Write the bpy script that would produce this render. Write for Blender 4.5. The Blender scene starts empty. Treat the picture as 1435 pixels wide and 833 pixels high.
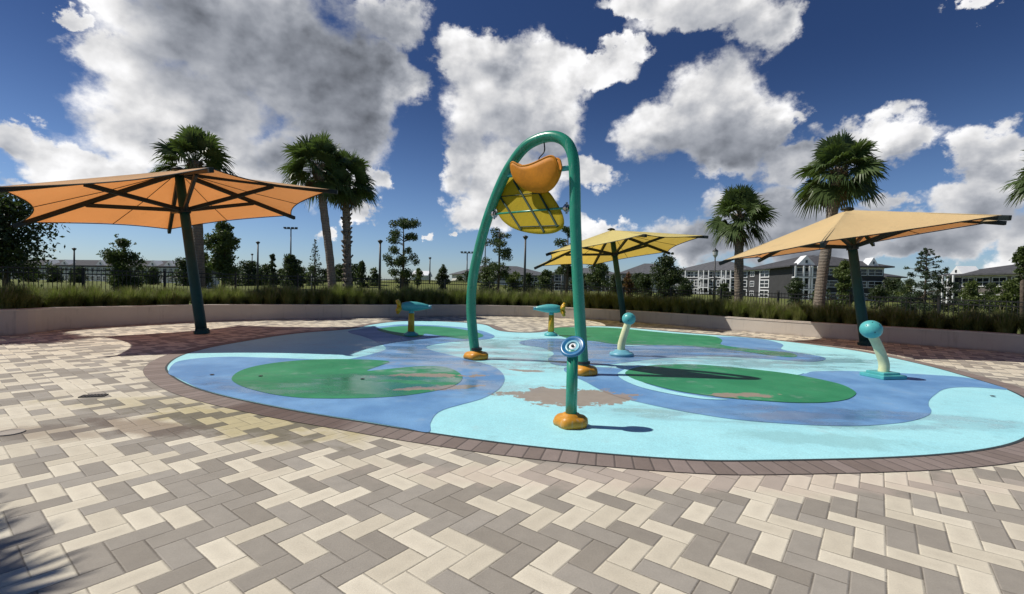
import bpy, bmesh, math, random
import numpy as np
from mathutils import Vector, Matrix
random.seed(7); rng = np.random.default_rng(11)
SC = bpy.context.scene; COL = SC.collection
R = math.radians
# ------------------------------------------------------------------ survey of the place
F, CX, CY, EYE = 663., 717.5, 416.5, 1.5
pit, rol = R(1.4), R(1.22)
_f = np.array([0, math.cos(pit), -math.sin(pit)]); _r = np.array([1., 0, 0]); _u = np.cross(_r, _f)
AX_R = math.cos(rol)*_r + math.sin(rol)*_u; AX_U = -math.sin(rol)*_r + math.cos(rol)*_u; AX_F = _f
def _ray(x, y): return AX_F + (x-CX)/F*AX_R + (CY-y)/F*AX_U
def gp(x, y, z=0.):                    # where the sight line of a surveyed point meets height z
    d = _ray(x, y); t = (z-EYE)/d[2]; return np.array([d[0]*t, d[1]*t])
def at(x, y, Y):                       # the point on the sight line at distance Y
    d = _ray(x, y); t = Y/d[1]; p = d*t; p[2] += EYE; return p
# ------------------------------------------------------------------ helpers
class MB:
    def __init__(s): s.v = []; s.f = []; s.m = []; s.uv = None; s.n = 0
    def add(s, V, Fc, mi=0):
        s.v.append(np.asarray(V, float).reshape(-1, 3))
        s.f += [tuple(i+s.n for i in f) for f in Fc]; s.m += [mi]*len(Fc); s.n += len(s.v[-1])
    def box(s, c, size, rz=0., mi=0, M=None):
        a, b, d = [k/2 for k in size]
        P = np.array([(x, y, z) for x in (-a, a) for y in (-b, b) for z in (-d, d)])
        cz, sz = math.cos(rz), math.sin(rz)
        P = np.stack([P[:, 0]*cz-P[:, 1]*sz, P[:, 0]*sz+P[:, 1]*cz, P[:, 2]], 1)+np.array(c)
        s.add(P, [(0, 1, 3, 2), (4, 6, 7, 5), (0, 4, 5, 1), (2, 3, 7, 6), (0, 2, 6, 4), (1, 5, 7, 3)], mi)
    def beam(s, a, b, w, h, mi=0, up=(0, 0, 1)):
        a = np.array(a, float); b = np.array(b, float); d = b-a; d /= np.linalg.norm(d)
        x = np.cross(d, up); x /= np.linalg.norm(x); y = np.cross(x, d)
        P = [p+i*w/2*x+j*h/2*y for p in (a, b) for i, j in ((-1, -1), (1, -1), (1, 1), (-1, 1))]
        s.add(P, [(3, 2, 1, 0), (4, 5, 6, 7), (0, 1, 5, 4), (1, 2, 6, 5), (2, 3, 7, 6), (3, 0, 4, 7)], mi)
    def tube(s, pts, rad, n=12, mi=0, cap=True):
        pts = np.array(pts, float); k = len(pts)
        if np.isscalar(rad): rad = [rad]*k
        T = np.gradient(pts, axis=0); T /= np.linalg.norm(T, axis=1)[:, None]
        ref = np.array([0, 0, 1.]) if abs(T[0][2]) < .9 else np.array([1., 0, 0])
        x = np.cross(T[0], ref); x /= np.linalg.norm(x); V = []
        for i in range(k):
            x = x-T[i]*(x@T[i]); x /= np.linalg.norm(x); y = np.cross(T[i], x)
            for j in range(n):
                a = 2*math.pi*j/n; V.append(pts[i]+rad[i]*(math.cos(a)*x+math.sin(a)*y))
        Fc = [(i*n+j, i*n+(j+1) % n, (i+1)*n+(j+1) % n, (i+1)*n+j) for i in range(k-1) for j in range(n)]
        if cap: Fc += [tuple(range(n))[::-1], tuple(range((k-1)*n, k*n))]
        s.add(V, Fc, mi)
    def lathe(s, prof, c=(0, 0, 0), n=24, mi=0, M=None, sq=0.):
        V = []
        for r_, z in prof:
            for j in range(n):
                a = 2*math.pi*j/n; q = 1+sq*(math.cos(2*a)**2)
                V.append((r_*math.cos(a)*q, r_*math.sin(a)*q, z))
        V = np.array(V)
        if M is not None: V = V@np.array(M).T
        k = len(prof)
        Fc = [(i*n+j, i*n+(j+1) % n, (i+1)*n+(j+1) % n, (i+1)*n+j) for i in range(k-1) for j in range(n)]
        Fc += [tuple(range(n))[::-1], tuple(range((k-1)*n, k*n))]
        s.add(V+np.array(c), Fc, mi)
    def build(s, name, mats, parent=None, smooth=False, bevel=0, loc=None):
        me = bpy.data.meshes.new(name)
        V = np.concatenate(s.v) if s.v else np.zeros((0, 3))
        me.from_pydata(V.tolist(), [], s.f)
        if not isinstance(mats, (list, tuple)): mats = [mats]
        for m in mats: me.materials.append(m)
        if len(mats) > 1: me.polygons.foreach_set('material_index', s.m)
        if s.uv is not None:
            l = me.uv_layers.new(name='UVMap'); idx = np.zeros(len(me.loops), int); me.loops.foreach_get('vertex_index', idx)
            l.data.foreach_set('uv', np.asarray(s.uv)[idx].ravel())
        if smooth: me.polygons.foreach_set('use_smooth', [True]*len(me.polygons))
        me.update()
        o = bpy.data.objects.new(name, me); COL.objects.link(o)
        if parent is not None: o.parent = parent
        if loc is not None: o.location = loc
        if bevel:
            b = o.modifiers.new('b', 'BEVEL'); b.width = bevel; b.segments = 2; b.limit_method = 'ANGLE'
        if smooth == 'auto' or (smooth and bevel): pass
        return o
def tag(o, label=None, cat=None, group=None, kind=None):
    if label: o['label'] = label
    if cat: o['category'] = cat
    if group: o['group'] = group
    if kind: o['kind'] = kind
    return o
def thing(name, loc, label, cat, group=None, rz=0., sc=1.):
    o = bpy.data.objects.new(name, None); COL.objects.link(o); o.location = loc; o.rotation_euler = (0, 0, rz); o.scale = (sc,)*3
    o.empty_display_size = .2
    return tag(o, label, cat, group)
def dup(o, loc, rz, label, group=None, sc=1.):
    kids = list(o.children)
    c = o.copy(); COL.objects.link(c); c.location = loc; c.rotation_euler = (0, 0, rz); c.scale = (sc,)*3; c['label'] = label
    if group: c['group'] = group
    for k in kids:
        d = k.copy(); COL.objects.link(d); d.parent = c
        for g in list(k.children):
            e = g.copy(); COL.objects.link(e); e.parent = d
    return c
def lin(r, g, b):
    return tuple(((c/255)/12.92 if c/255 <= .04045 else ((c/255+.055)/1.055)**2.4) for c in (r, g, b))
def catmull(P, n=6, closed=True):
    P = np.array(P, float); k = len(P); out = []
    rg = range(k) if closed else range(k-1)
    for i in rg:
        if closed: a, b, c, d = P[(i-1) % k], P[i], P[(i+1) % k], P[(i+2) % k]
        else: a, b, c, d = P[max(i-1, 0)], P[i], P[i+1], P[min(i+2, k-1)]
        for j in range(n):
            t = j/n; out.append(.5*((2*b)+(-a+c)*t+(2*a-5*b+4*c-d)*t*t+(-a+3*b-3*c+d)*t**3))
    if not closed: out.append(P[-1])
    return np.array(out)
# ------------------------------------------------------------------ node helpers
class NT:
    def __init__(s, tree): s.t = tree; s.t.nodes.clear()
    def n(s, typ, **kw):
        nd = s.t.nodes.new(typ)
        for k, v in kw.items(): setattr(nd, k, v)
        return nd
    def put(s, sock, val):
        if isinstance(val, bpy.types.NodeSocket): s.t.links.new(val, sock)
        elif isinstance(val, bpy.types.Node): s.t.links.new(val.outputs[0], sock)
        elif val is not None: sock.default_value = val
    def m(s, op, a, b=None, c=None, clamp=False):
        nd = s.n('ShaderNodeMath', operation=op, use_clamp=clamp)
        for i, v in enumerate((a, b, c)): s.put(nd.inputs[i], v)
        return nd.outputs[0]
    def vm(s, op, a, b=None, c=None):
        nd = s.n('ShaderNodeVectorMath', operation=op)
        s.put(nd.inputs[0], a); s.put(nd.inputs[1], b)
        if c is not None: s.put(nd.inputs[3 if op == 'SCALE' else 2], c)
        return nd.outputs['Value'] if op in ('LENGTH', 'DOT_PRODUCT', 'DISTANCE') else nd.outputs[0]
    def noise(s, vec, scale, detail=4, rough=.5, dist=0., out='Fac'):
        nd = s.n('ShaderNodeTexNoise'); s.put(nd.inputs['Vector'], vec)
        nd.inputs['Scale'].default_value = scale; nd.inputs['Detail'].default_value = detail
        nd.inputs['Roughness'].default_value = rough; nd.inputs['Distortion'].default_value = dist
        return nd.outputs[out]
    def ramp(s, fac, a, b, clamp=True):      # smooth map a..b -> 0..1
        nd = s.n('ShaderNodeMapRange', interpolation_type='SMOOTHSTEP'); s.put(nd.inputs[0], fac)
        nd.inputs[1].default_value = a; nd.inputs[2].default_value = b
        return nd.outputs[0]
    def mix(s, fac, a, b, mode='MIX'):
        nd = s.n('ShaderNodeMix', data_type='RGBA', blend_type=mode); s.put(nd.inputs[0], fac)
        for i, v in ((6, a), (7, b)):
            if isinstance(v, tuple) and len(v) == 3: v = (*v, 1)
            s.put(nd.inputs[i], v)
        return nd.outputs[2]
    def obj(s): return s.n('ShaderNodeTexCoord').outputs['Object']
    def geo(s): return s.n('ShaderNodeNewGeometry').outputs['Position']
    def bump(s, h, strength=.3, dist=.01):
        nd = s.n('ShaderNodeBump'); s.put(nd.inputs['Height'], h); nd.inputs['Strength'].default_value = strength
        nd.inputs['Distance'].default_value = dist; return nd.outputs[0]
    def bsdf(s, col, rough=.6, normal=None, spec=.5, metal=0., **kw):
        nd = s.n('ShaderNodeBsdfPrincipled')
        if isinstance(col, tuple) and len(col) == 3: col = (*col, 1)
        s.put(nd.inputs['Base Color'], col); s.put(nd.inputs['Roughness'], rough)
        s.put(nd.inputs['Specular IOR Level'], spec); nd.inputs['Metallic'].default_value = metal
        if normal is not None: s.put(nd.inputs['Normal'], normal)
        return nd
    def out(s, sh):
        o = s.n('ShaderNodeOutputMaterial'); s.put(o.inputs['Surface'], sh)
def mat(name):
    m = bpy.data.materials.new(name); m.use_nodes = True; return m, NT(m.node_tree)
def paint(name, col, rough=.45, var=.12, nscale=6., spec=.5, bumpy=.0, metal=0., dirt=None):
    m, t = mat(name); p = t.obj()
    n1 = t.noise(p, nscale, 5, .6); n2 = t.noise(p, nscale*7, 3, .6)
    f = t.m('ADD', t.m('MULTIPLY', n1, .7), t.m('MULTIPLY', n2, .3))
    dk = tuple(c*(1-var*1.6) for c in col); lt = tuple(min(1, c*(1+var)) for c in col)
    c = t.mix(t.ramp(f, .3, .7), dk, lt)
    if dirt: st_ = t.noise(t.vm('MULTIPLY', p, (1, 1, .10)), 22, 4, .65); c = t.mix(t.m('MULTIPLY', t.ramp(st_, .56, .70), .30), c, (.42, .52, .48)); c = t.mix(t.m('MULTIPLY', t.ramp(n2, .66, .74), .45), c, tuple(q*.4 for q in col))
    if dirt: c = t.mix(t.m('MULTIPLY', t.ramp(n1, .55, .8), .5), c, dirt)
    nrm = t.bump(n2, bumpy, .01) if bumpy else None
    t.out(t.bsdf(c, t.m('MULTIPLY_ADD', n1, .25, rough-.12), nrm, spec, metal)); return m
# ------------------------------------------------------------------ camera
cam = bpy.data.cameras.new('camera'); co = bpy.data.objects.new('camera', cam); COL.objects.link(co)
cam.sensor_width = 36; cam.lens = F/1435*36; cam.clip_start = .05; cam.clip_end = 6000
M = Matrix((AX_R, AX_U, -AX_F)).transposed().to_4x4(); M.translation = (0, 0, EYE); co.matrix_world = M
SC.camera = co
SC.view_settings.view_transform = 'Standard'; SC.view_settings.look = 'None'; SC.view_settings.exposure = .12; SC.view_settings.gamma = 1
SC.view_settings.use_curve_mapping = False
# ------------------------------------------------------------------ sun and sky
SUN_EL, SUN_AZ = 51., 174.              # azimuth of the sun, degrees ccw from +X
sd = Vector((math.cos(R(SUN_EL))*math.cos(R(SUN_AZ)), math.cos(R(SUN_EL))*math.sin(R(SUN_AZ)), math.sin(R(SUN_EL))))
sl = bpy.data.lights.new('sun', 'SUN'); sl.energy = 4.4; sl.angle = R(.53); sl.color = (1, .95, .86)
so = bpy.data.objects.new('sun', sl); COL.objects.link(so); so.rotation_euler = sd.to_track_quat('Z', 'Y').to_euler(); so.location = (-30, 5, 40)
W = bpy.data.worlds.new('World'); SC.world = W; W.use_nodes = True
t = NT(W.node_tree)
sky = t.n('ShaderNodeTexSky', sky_type='NISHITA'); sky.sun_disc = False; sky.sun_elevation = R(SUN_EL); sky.sun_rotation = R(90-SUN_AZ)
sky.altitude = 0; sky.air_density = 1.0; sky.dust_density = .35; sky.ozone_density = 2.5
d = t.vm('NORMALIZE', t.n('ShaderNodeTexCoord').outputs['Generated'])
sx = t.n('ShaderNodeSeparateXYZ'); t.put(sx.inputs[0], d)
az = t.m('MULTIPLY', t.m('ARCTAN2', sx.outputs[0], sx.outputs[1]), 180/math.pi)
el = t.m('MULTIPLY', t.m('ARCSINE', sx.outputs[2]), 180/math.pi)
cb = t.n('ShaderNodeCombineXYZ'); t.put(cb.inputs[0], az); t.put(cb.inputs[1], el); ang = cb.outputs[0]
nw = t.noise(t.vm('MULTIPLY', d, (1, 1, 1.25)), 7.5, 8, .62, 0, 'Color')
warp = t.vm('MULTIPLY', t.vm('SUBTRACT', nw, (.5, .5, .5)), (11, 9, 0))
nw2 = t.noise(d, 34, 5, .6, 0, 'Color')
warp2 = t.vm('MULTIPLY', t.vm('SUBTRACT', nw2, (.5, .5, .5)), (1.8, 1.7, 0))
pw = t.vm('ADD', t.vm('ADD', ang, warp), warp2)
def ae(x, y):
    q = _ray(x, y); q = q/np.linalg.norm(q); return math.degrees(math.atan2(q[0], q[1])), math.degrees(math.asin(q[2]))
def blobs(lst, p, k=.35):
    acc = None
    for (x, y, rx, ry) in lst:
        a0, e0 = ae(x, y); a1, _ = ae(x+rx, y); a2, _ = ae(x-rx, y); _, e1 = ae(x, y-ry); _, e2 = ae(x, y+ry)
        ra = max(abs(a1-a2)/2, .4); re = max(abs(e1-e2)/2, .4)
        v = t.vm('MULTIPLY', t.vm('SUBTRACT', p, (a0, e0, 0)), (1/ra, 1/re, 0))
        b = t.m('SUBTRACT', 1., t.vm('LENGTH', v))
        acc = b if acc is None else t.m('SMOOTH_MAX', acc, b, k)
    return acc
CL = [(360, 60, 225, 120), (480, 165, 90, 85), (260, 180, 150, 95), (175, 90, 75, 50), (560, 30, 60, 45), (105, 28, 26, 18), (150, 5, 70, 20),
      (40, 205, 55, 24), (120, 232, 120, 34), (20, 255, 50, 20), (450, 225, 95, 60), (540, 110, 50, 60), (380, 250, 70, 40), (500, 120, 70, 90), (340, 255, 60, 30),
      (690, 75, 75, 40), (700, 145, 95, 80), (640, 95, 34, 40), (770, 110, 60, 50), (650, 225, 34, 52), (715, 250, 70, 60), (840, 90, 55, 24), (885, 68, 34, 22), (760, 180, 60, 50), (665, 300, 40, 30),
      (1000, 155, 88, 74), (1070, 175, 70, 62), (940, 185, 78, 56), (1015, 215, 90, 36), (1120, 170, 28, 26),
      (990, 16, 105, 36), (1070, 40, 48, 48), (920, 8, 75, 20),
      (1225, 195, 100, 34), (1120, 232, 70, 30), (1300, 185, 30, 15),
      (1385, 205, 52, 36), (1410, 250, 60, 55), (1370, 290, 80, 40), (1330, 330, 100, 30), (1450, 330, 60, 60),
      (830, 258, 40, 22), (790, 240, 40, 24), (850, 322, 48, 16), (970, 340, 70, 34), (1060, 300, 75, 45), (1130, 330, 120, 45), (1220, 345, 80, 18),
      (530, 248, 17, 26), (1380, 2, 60, 16), (597, 332, 9, 8), (629, 322, 6, 6), (500, 300, 24, 18), (1240, 290, 45, 22), (450, 318, 22, 14),
      (-300, 120, 220, 120), (1800, 150, 250, 120), (1700, 380, 250, 40), (-250, 330, 160, 40)]
DK = [(400, 110, 190, 90), (450, 170, 90, 80), (430, 60, 150, 60), (1010, 215, 120, 34), (1080, 320, 150, 50), (380, 100, 150, 66), (440, 40, 170, 60), (330, 150, 110, 50), (420, 210, 130, 55), (490, 150, 62, 90), (540, 30, 60, 40), (250, 20, 50, 30),
      (730, 165, 80, 48), (690, 200, 60, 34), (770, 200, 40, 36), (700, 110, 40, 20),
      (1010, 205, 110, 42), (1010, 160, 66, 40), (1080, 200, 60, 36), (950, 225, 50, 24),
      (1000, 30, 80, 45), (1060, 60, 50, 50), (1240, 215, 80, 20), (1110, 290, 110, 50), (1110, 345, 150, 30), (1370, 310, 110, 34), (1390, 240, 40, 20), (1300, 345, 100, 20),
      (690, 275, 46, 34), (1420, 290, 50, 20), (980, 350, 60, 20), (1750, 200, 200, 90), (-300, 150, 160, 70)]
def soft(lst, p):
    acc = None
    for (x, y, rx, ry) in lst:
        a0, e0 = ae(x, y); a1, _ = ae(x+rx, y); a2, _ = ae(x-rx, y); _, e1 = ae(x, y-ry); _, e2 = ae(x, y+ry)
        v = t.vm('MULTIPLY', t.vm('SUBTRACT', p, (a0, e0, 0)), (1/max(abs(a1-a2)/2, .4), 1/max(abs(e1-e2)/2, .4), 0))
        b = t.m('EXPONENT', t.m('MULTIPLY', t.vm('DOT_PRODUCT', v, v), -1.15)); acc = b if acc is None else t.m('ADD', acc, b)
    return acc
cov = blobs(CL, pw, .18)
nd1 = t.noise(t.vm('MULTIPLY', d, (1, 1, 1.3)), 17, 9, .6)
cov = t.m('ADD', cov, t.m('MULTIPLY', t.m('SUBTRACT', nd1, .5), .55))
def vor(vec, sc_):
    nd = t.n('ShaderNodeTexVoronoi', feature='SMOOTH_F1'); t.put(nd.inputs['Vector'], vec); nd.inputs['Scale'].default_value = sc_; nd.inputs['Smoothness'].default_value = .45; nd.inputs['Detail'].default_value = 0.; nd.inputs['Roughness'].default_value = .5
    return nd.outputs['Distance']
pvw = t.vm('ADD', t.vm('MULTIPLY', d, (1, 1, 1.25)), t.vm('MULTIPLY', t.vm('SUBTRACT', nw2, (.5, .5, .5)), (.035, .035, .035)))
vb = vor(pvw, 15.); vs_ = t.m('SUBTRACT', .42, vb)
cov = t.m('ADD', cov, t.m('MULTIPLY_ADD', vs_, .34, .055))
alpha = t.ramp(cov, -.04, .36)
sm_ = soft(DK, t.vm('ADD', ang, t.vm('SCALE', warp, None, .9)))
dkm = t.m('SUBTRACT', 1., t.m('EXPONENT', t.m('MULTIPLY', sm_, -.85)))
nbig = t.noise(t.vm('MULTIPLY', d, (1, 1, 1.5)), 4.0, 4, .5)
dkm = t.m('MULTIPLY', t.ramp(dkm, .0, 1.), t.m('MULTIPLY_ADD', t.ramp(nbig, .25, .75), .26, .72), None, True)
# relief: puffs lit from the sun's side
pv = t.vm('MULTIPLY', d, (1, 1, 1.25))
off = tuple(sd*0.016)
r1 = t.noise(pv, 15, 4, .5); r2 = t.noise(t.vm('ADD', pv, off), 15, 4, .5)
r3 = t.noise(pv, 8, 4, .5); r4 = t.noise(t.vm('ADD', pv, tuple(sd*.03)), 8, 4, .5)
rel = t.m('ADD', t.m('MULTIPLY', t.m('SUBTRACT', r1, r2), 1.7), t.m('MULTIPLY', t.m('SUBTRACT', r3, r4), 2.2))
edge = t.ramp(cov, .05, .6)
lum = t.m('SUBTRACT', 1.02, t.m('MULTIPLY', dkm, .70))
lum = t.m('SUBTRACT', lum, t.m('MULTIPLY', edge, .10))
lum = t.m('ADD', lum, t.m('MULTIPLY', rel, t.m('MULTIPLY_ADD', dkm, -.40, .62)))
lum = t.m('ADD', lum, t.m('MULTIPLY', vs_, t.m('MULTIPLY_ADD', dkm, -.52, .60)))
lum = t.m('MAXIMUM', t.m('MINIMUM', lum, 1.10), .13)
tint = t.mix(t.ramp(lum, .15, .9), (.86, .93, 1.08), (1.0, .995, 1.0))
ccol = t.vm('SCALE', tint, None, t.m('MULTIPLY', lum, .86))
skyc = t.vm('MULTIPLY', sky.outputs[0], t.mix(t.ramp(el, -2, 25), (.064, .076, .098), (.020, .0275, .044)))
skyc = t.mix(t.m('MULTIPLY', t.ramp(el, 34, 2), .25), skyc, t.vm('SCALE', skyc, None, .95))
wc = t.mix(t.m('MULTIPLY', alpha, .985), skyc, ccol)
bg = t.n('ShaderNodeBackground'); t.put(bg.inputs[0], wc); bg.inputs[1].default_value = 1.0
W.cycles.sampling_method = 'MANUAL'; W.cycles.sample_map_resolution = 512
wo = t.n('ShaderNodeOutputWorld'); t.put(wo.inputs[0], bg.outputs[0])
# ------------------------------------------------------------------ materials
def paver_mat():
    m, t = mat('herringbone_pavers'); P = t.geo(); w = .1525
    a = R(52.2); o = gp(653.7, 750.5)
    ub = (math.cos(a-math.pi/2), math.sin(a-math.pi/2), 0); ua = (math.cos(a), math.sin(a), 0)
    q = t.vm('SUBTRACT', P, (o[0], o[1], 0))
    u = t.m('ADD', t.m('DIVIDE', t.vm('DOT_PRODUCT', q, ub), w), 400.); v = t.m('ADD', t.m('DIVIDE', t.vm('DOT_PRODUCT', q, ua), w), 400.)
    i = t.m('FLOOR', u); j = t.m('FLOOR', v); fu = t.m('SUBTRACT', u, i); fv = t.m('SUBTRACT', v, j)
    c = t.m('FLOORED_MODULO', t.m('ADD', t.m('SUBTRACT', i, j), .5), 4.)
    is1 = t.m('MULTIPLY', t.m('GREATER_THAN', c, 1.), t.m('LESS_THAN', c, 2.))
    is2 = t.m('MULTIPLY', t.m('GREATER_THAN', c, 2.), t.m('LESS_THAN', c, 3.))
    is3 = t.m('GREATER_THAN', c, 3.); hor = t.m('LESS_THAN', c, 2.)
    bi = t.m('SUBTRACT', i, is1); bj = t.m('SUBTRACT', j, is2)
    lu = t.m('SUBTRACT', u, bi); lv = t.m('SUBTRACT', v, bj)         # local position in the brick
    du = t.m('MINIMUM', lu, t.m('SUBTRACT', t.m('ADD', 1., hor), lu)); dv = t.m('MINIMUM', lv, t.m('SUBTRACT', t.m('SUBTRACT', 2., hor), lv))
    ed = t.m('MINIMUM', du, dv)
    cb = t.n('ShaderNodeCombineXYZ'); t.put(cb.inputs[0], bi); t.put(cb.inputs[1], bj)
    wn = t.n('ShaderNodeTexWhiteNoise', noise_dimensions='3D'); t.put(wn.inputs['Vector'], cb.outputs[0])
    wn2 = t.n('ShaderNodeTexWhiteNoise', noise_dimensions='3D'); t.put(wn2.inputs['Vector'], t.vm('ADD', cb.outputs[0], (7.3, 3.1, 5)))
    clus = t.noise(cb.outputs[0], .23, 2, .5)
    par = t.m('FLOORED_MODULO', t.m('ADD', t.m('FLOOR', t.m('MULTIPLY', t.m('ADD', bi, bj), .5)), .5), 2.)
    pick = t.m('GREATER_THAN', t.m('ADD', wn.outputs[0], t.m('MULTIPLY', t.m('SUBTRACT', par, 1.), .32)), .45)
    n1 = t.noise(P, 9, 6, .6); n2 = t.noise(P, 90, 4, .65); n3 = t.noise(P, .55, 4, .5); n4 = t.noise(P, 3.1, 5, .6)
    lt = t.mix(wn2.outputs[0], (.55, .495, .39), (.68, .62, .50)); gr = t.mix(wn2.outputs[0], (.26, .232, .195), (.34, .31, .268))
    # worn cream rim with a paler face
    lt = t.mix(t.m('MULTIPLY', t.ramp(t.m('ADD', ed, t.m('MULTIPLY', n1, .5)), .25, .75), .28), lt, (.44, .39, .31))
    col = t.mix(pick, gr, lt)
    col = t.mix(.85, col, t.mix(t.m('ADD', t.m('MULTIPLY', n1, .5), t.m('MULTIPLY', n2, .5)), (.60,)*3, (1.38,)*3), 'MULTIPLY')
    col = t.mix(t.m('MULTIPLY', t.ramp(t.noise(P, 210, 2, .6), .62, .72), .35), col, (.10, .09, .08))
    col = t.mix(t.m('MULTIPLY', t.ramp(n3, .5, .75), .25), col, (.36, .31, .25))
    # algae / water stains by the drain path
    def spot(x, y, rx, ry, ang_, s):
        g_ = gp(x, y); qq = t.vm('SUBTRACT', P, (g_[0], g_[1], 0)); ca, sa = math.cos(ang_), math.sin(ang_)
        a_ = t.m('DIVIDE', t.vm('DOT_PRODUCT', qq, (ca, sa, 0)), rx); b_ = t.m('DIVIDE', t.vm('DOT_PRODUCT', qq, (-sa, ca, 0)), ry)
        dd = t.m('SQRT', t.m('ADD', t.m('MULTIPLY', a_, a_), t.m('MULTIPLY', b_, b_)))
        dd = t.m('ADD', dd, t.m('MULTIPLY', t.m('SUBTRACT', n4, .5), 1.5))
        return t.m('MULTIPLY', t.ramp(dd, 1.0, .45), s)
    st = t.m('MAXIMUM', spot(330, 590, 1.9, .55, -.35, .8), spot(230, 565, 1.6, .45, 0, .45))
    col = t.mix(st, col, t.mix(t.m('MULTIPLY', n1, 1.), t.mix(pick, (.10, .09, .055), (.33, .28, .15)), t.mix(pick, (.16, .14, .09), (.50, .43, .22))))
    st2 = t.m('MAXIMUM', spot(200, 598, 1.0, .30, -.25, .85), spot(70, 606, .75, .35, 0, .6))
    col = t.mix(st2, col, t.mix(pick, (.13, .10, .08), (.27, .21, .155)))
    st3 = spot(1000, 672, 3.4, .3, 0, .35); col = t.mix(st3, col, (.58, .46, .39))
    grt = t.ramp(t.m('ADD', ed, t.m('MULTIPLY', t.m('SUBTRACT', n2, .5), .05)), .010, .036)
    far = t.ramp(t.vm('LENGTH', P), 14, 4)
    col = t.mix(t.m('MULTIPLY', t.m('SUBTRACT', 1., grt), t.m('MULTIPLY_ADD', t.ramp(n4, .35, .65), .5, .3)), col, (.085, .07, .052))
    h = t.m('ADD', t.m('MULTIPLY', t.ramp(ed, .0, .07), 1.), t.m('ADD', t.m('MULTIPLY', n2, .25), t.m('MULTIPLY', wn2.outputs[0], .25)))
    rough = t.m('MULTIPLY_ADD', n1, .2, .68)
    t.out(t.bsdf(col, rough, t.bump(h, .55, .006), .3)); return m
M_PAV = paver_mat()
def border_mat():
    m, t = mat('border_pavers'); uv = t.n('ShaderNodeUVMap').outputs[0]; P = t.geo()
    s_ = t.n('ShaderNodeSeparateXYZ'); t.put(s_.inputs[0], uv); u = t.m('DIVIDE', s_.outputs[0], .153); i = t.m('FLOOR', u)
    f = t.m('SUBTRACT', u, i); e = t.m('MINIMUM', t.m('MINIMUM', f, t.m('SUBTRACT', 1., f)), t.m('MULTIPLY', t.m('MINIMUM', s_.outputs[1], t.m('SUBTRACT', 1., s_.outputs[1])), 2.))
    wn = t.n('ShaderNodeTexWhiteNoise', noise_dimensions='1D'); t.put(wn.inputs['W'], i)
    n1 = t.noise(P, 8, 5, .6); n2 = t.noise(P, 80, 4, .6)
    col = t.mix(wn.outputs[0], (.185, .145, .125), (.25, .20, .178))
    col = t.mix(.9, col, t.mix(t.m('ADD', t.m('MULTIPLY', n1, .5), t.m('MULTIPLY', n2, .5)), (.6,)*3, (1.4,)*3), 'MULTIPLY')
    g_ = gp(395, 590); dd = t.m('ADD', t.m('DIVIDE', t.vm('DISTANCE', P, (g_[0], g_[1], 0)), .85), t.m('MULTIPLY', t.m('SUBTRACT', wn.outputs[0], .5), .5))
    col = t.mix(t.m('MULTIPLY', t.ramp(dd, 1.1, .8), .65), col, (.075, .04, .03))
    g = t.ramp(e, .02, .07); col = t.mix(t.m('MULTIPLY', t.m('SUBTRACT', 1., g), .7), col, (.06, .05, .045))
    t.out(t.bsdf(col, t.m('MULTIPLY_ADD', n1, .2, .6), t.bump(t.m('ADD', t.ramp(e, 0, .1), t.m('MULTIPLY', n2, .25)), .5, .006), .35)); return m
M_BORD = border_mat()
WEAR = []
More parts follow.
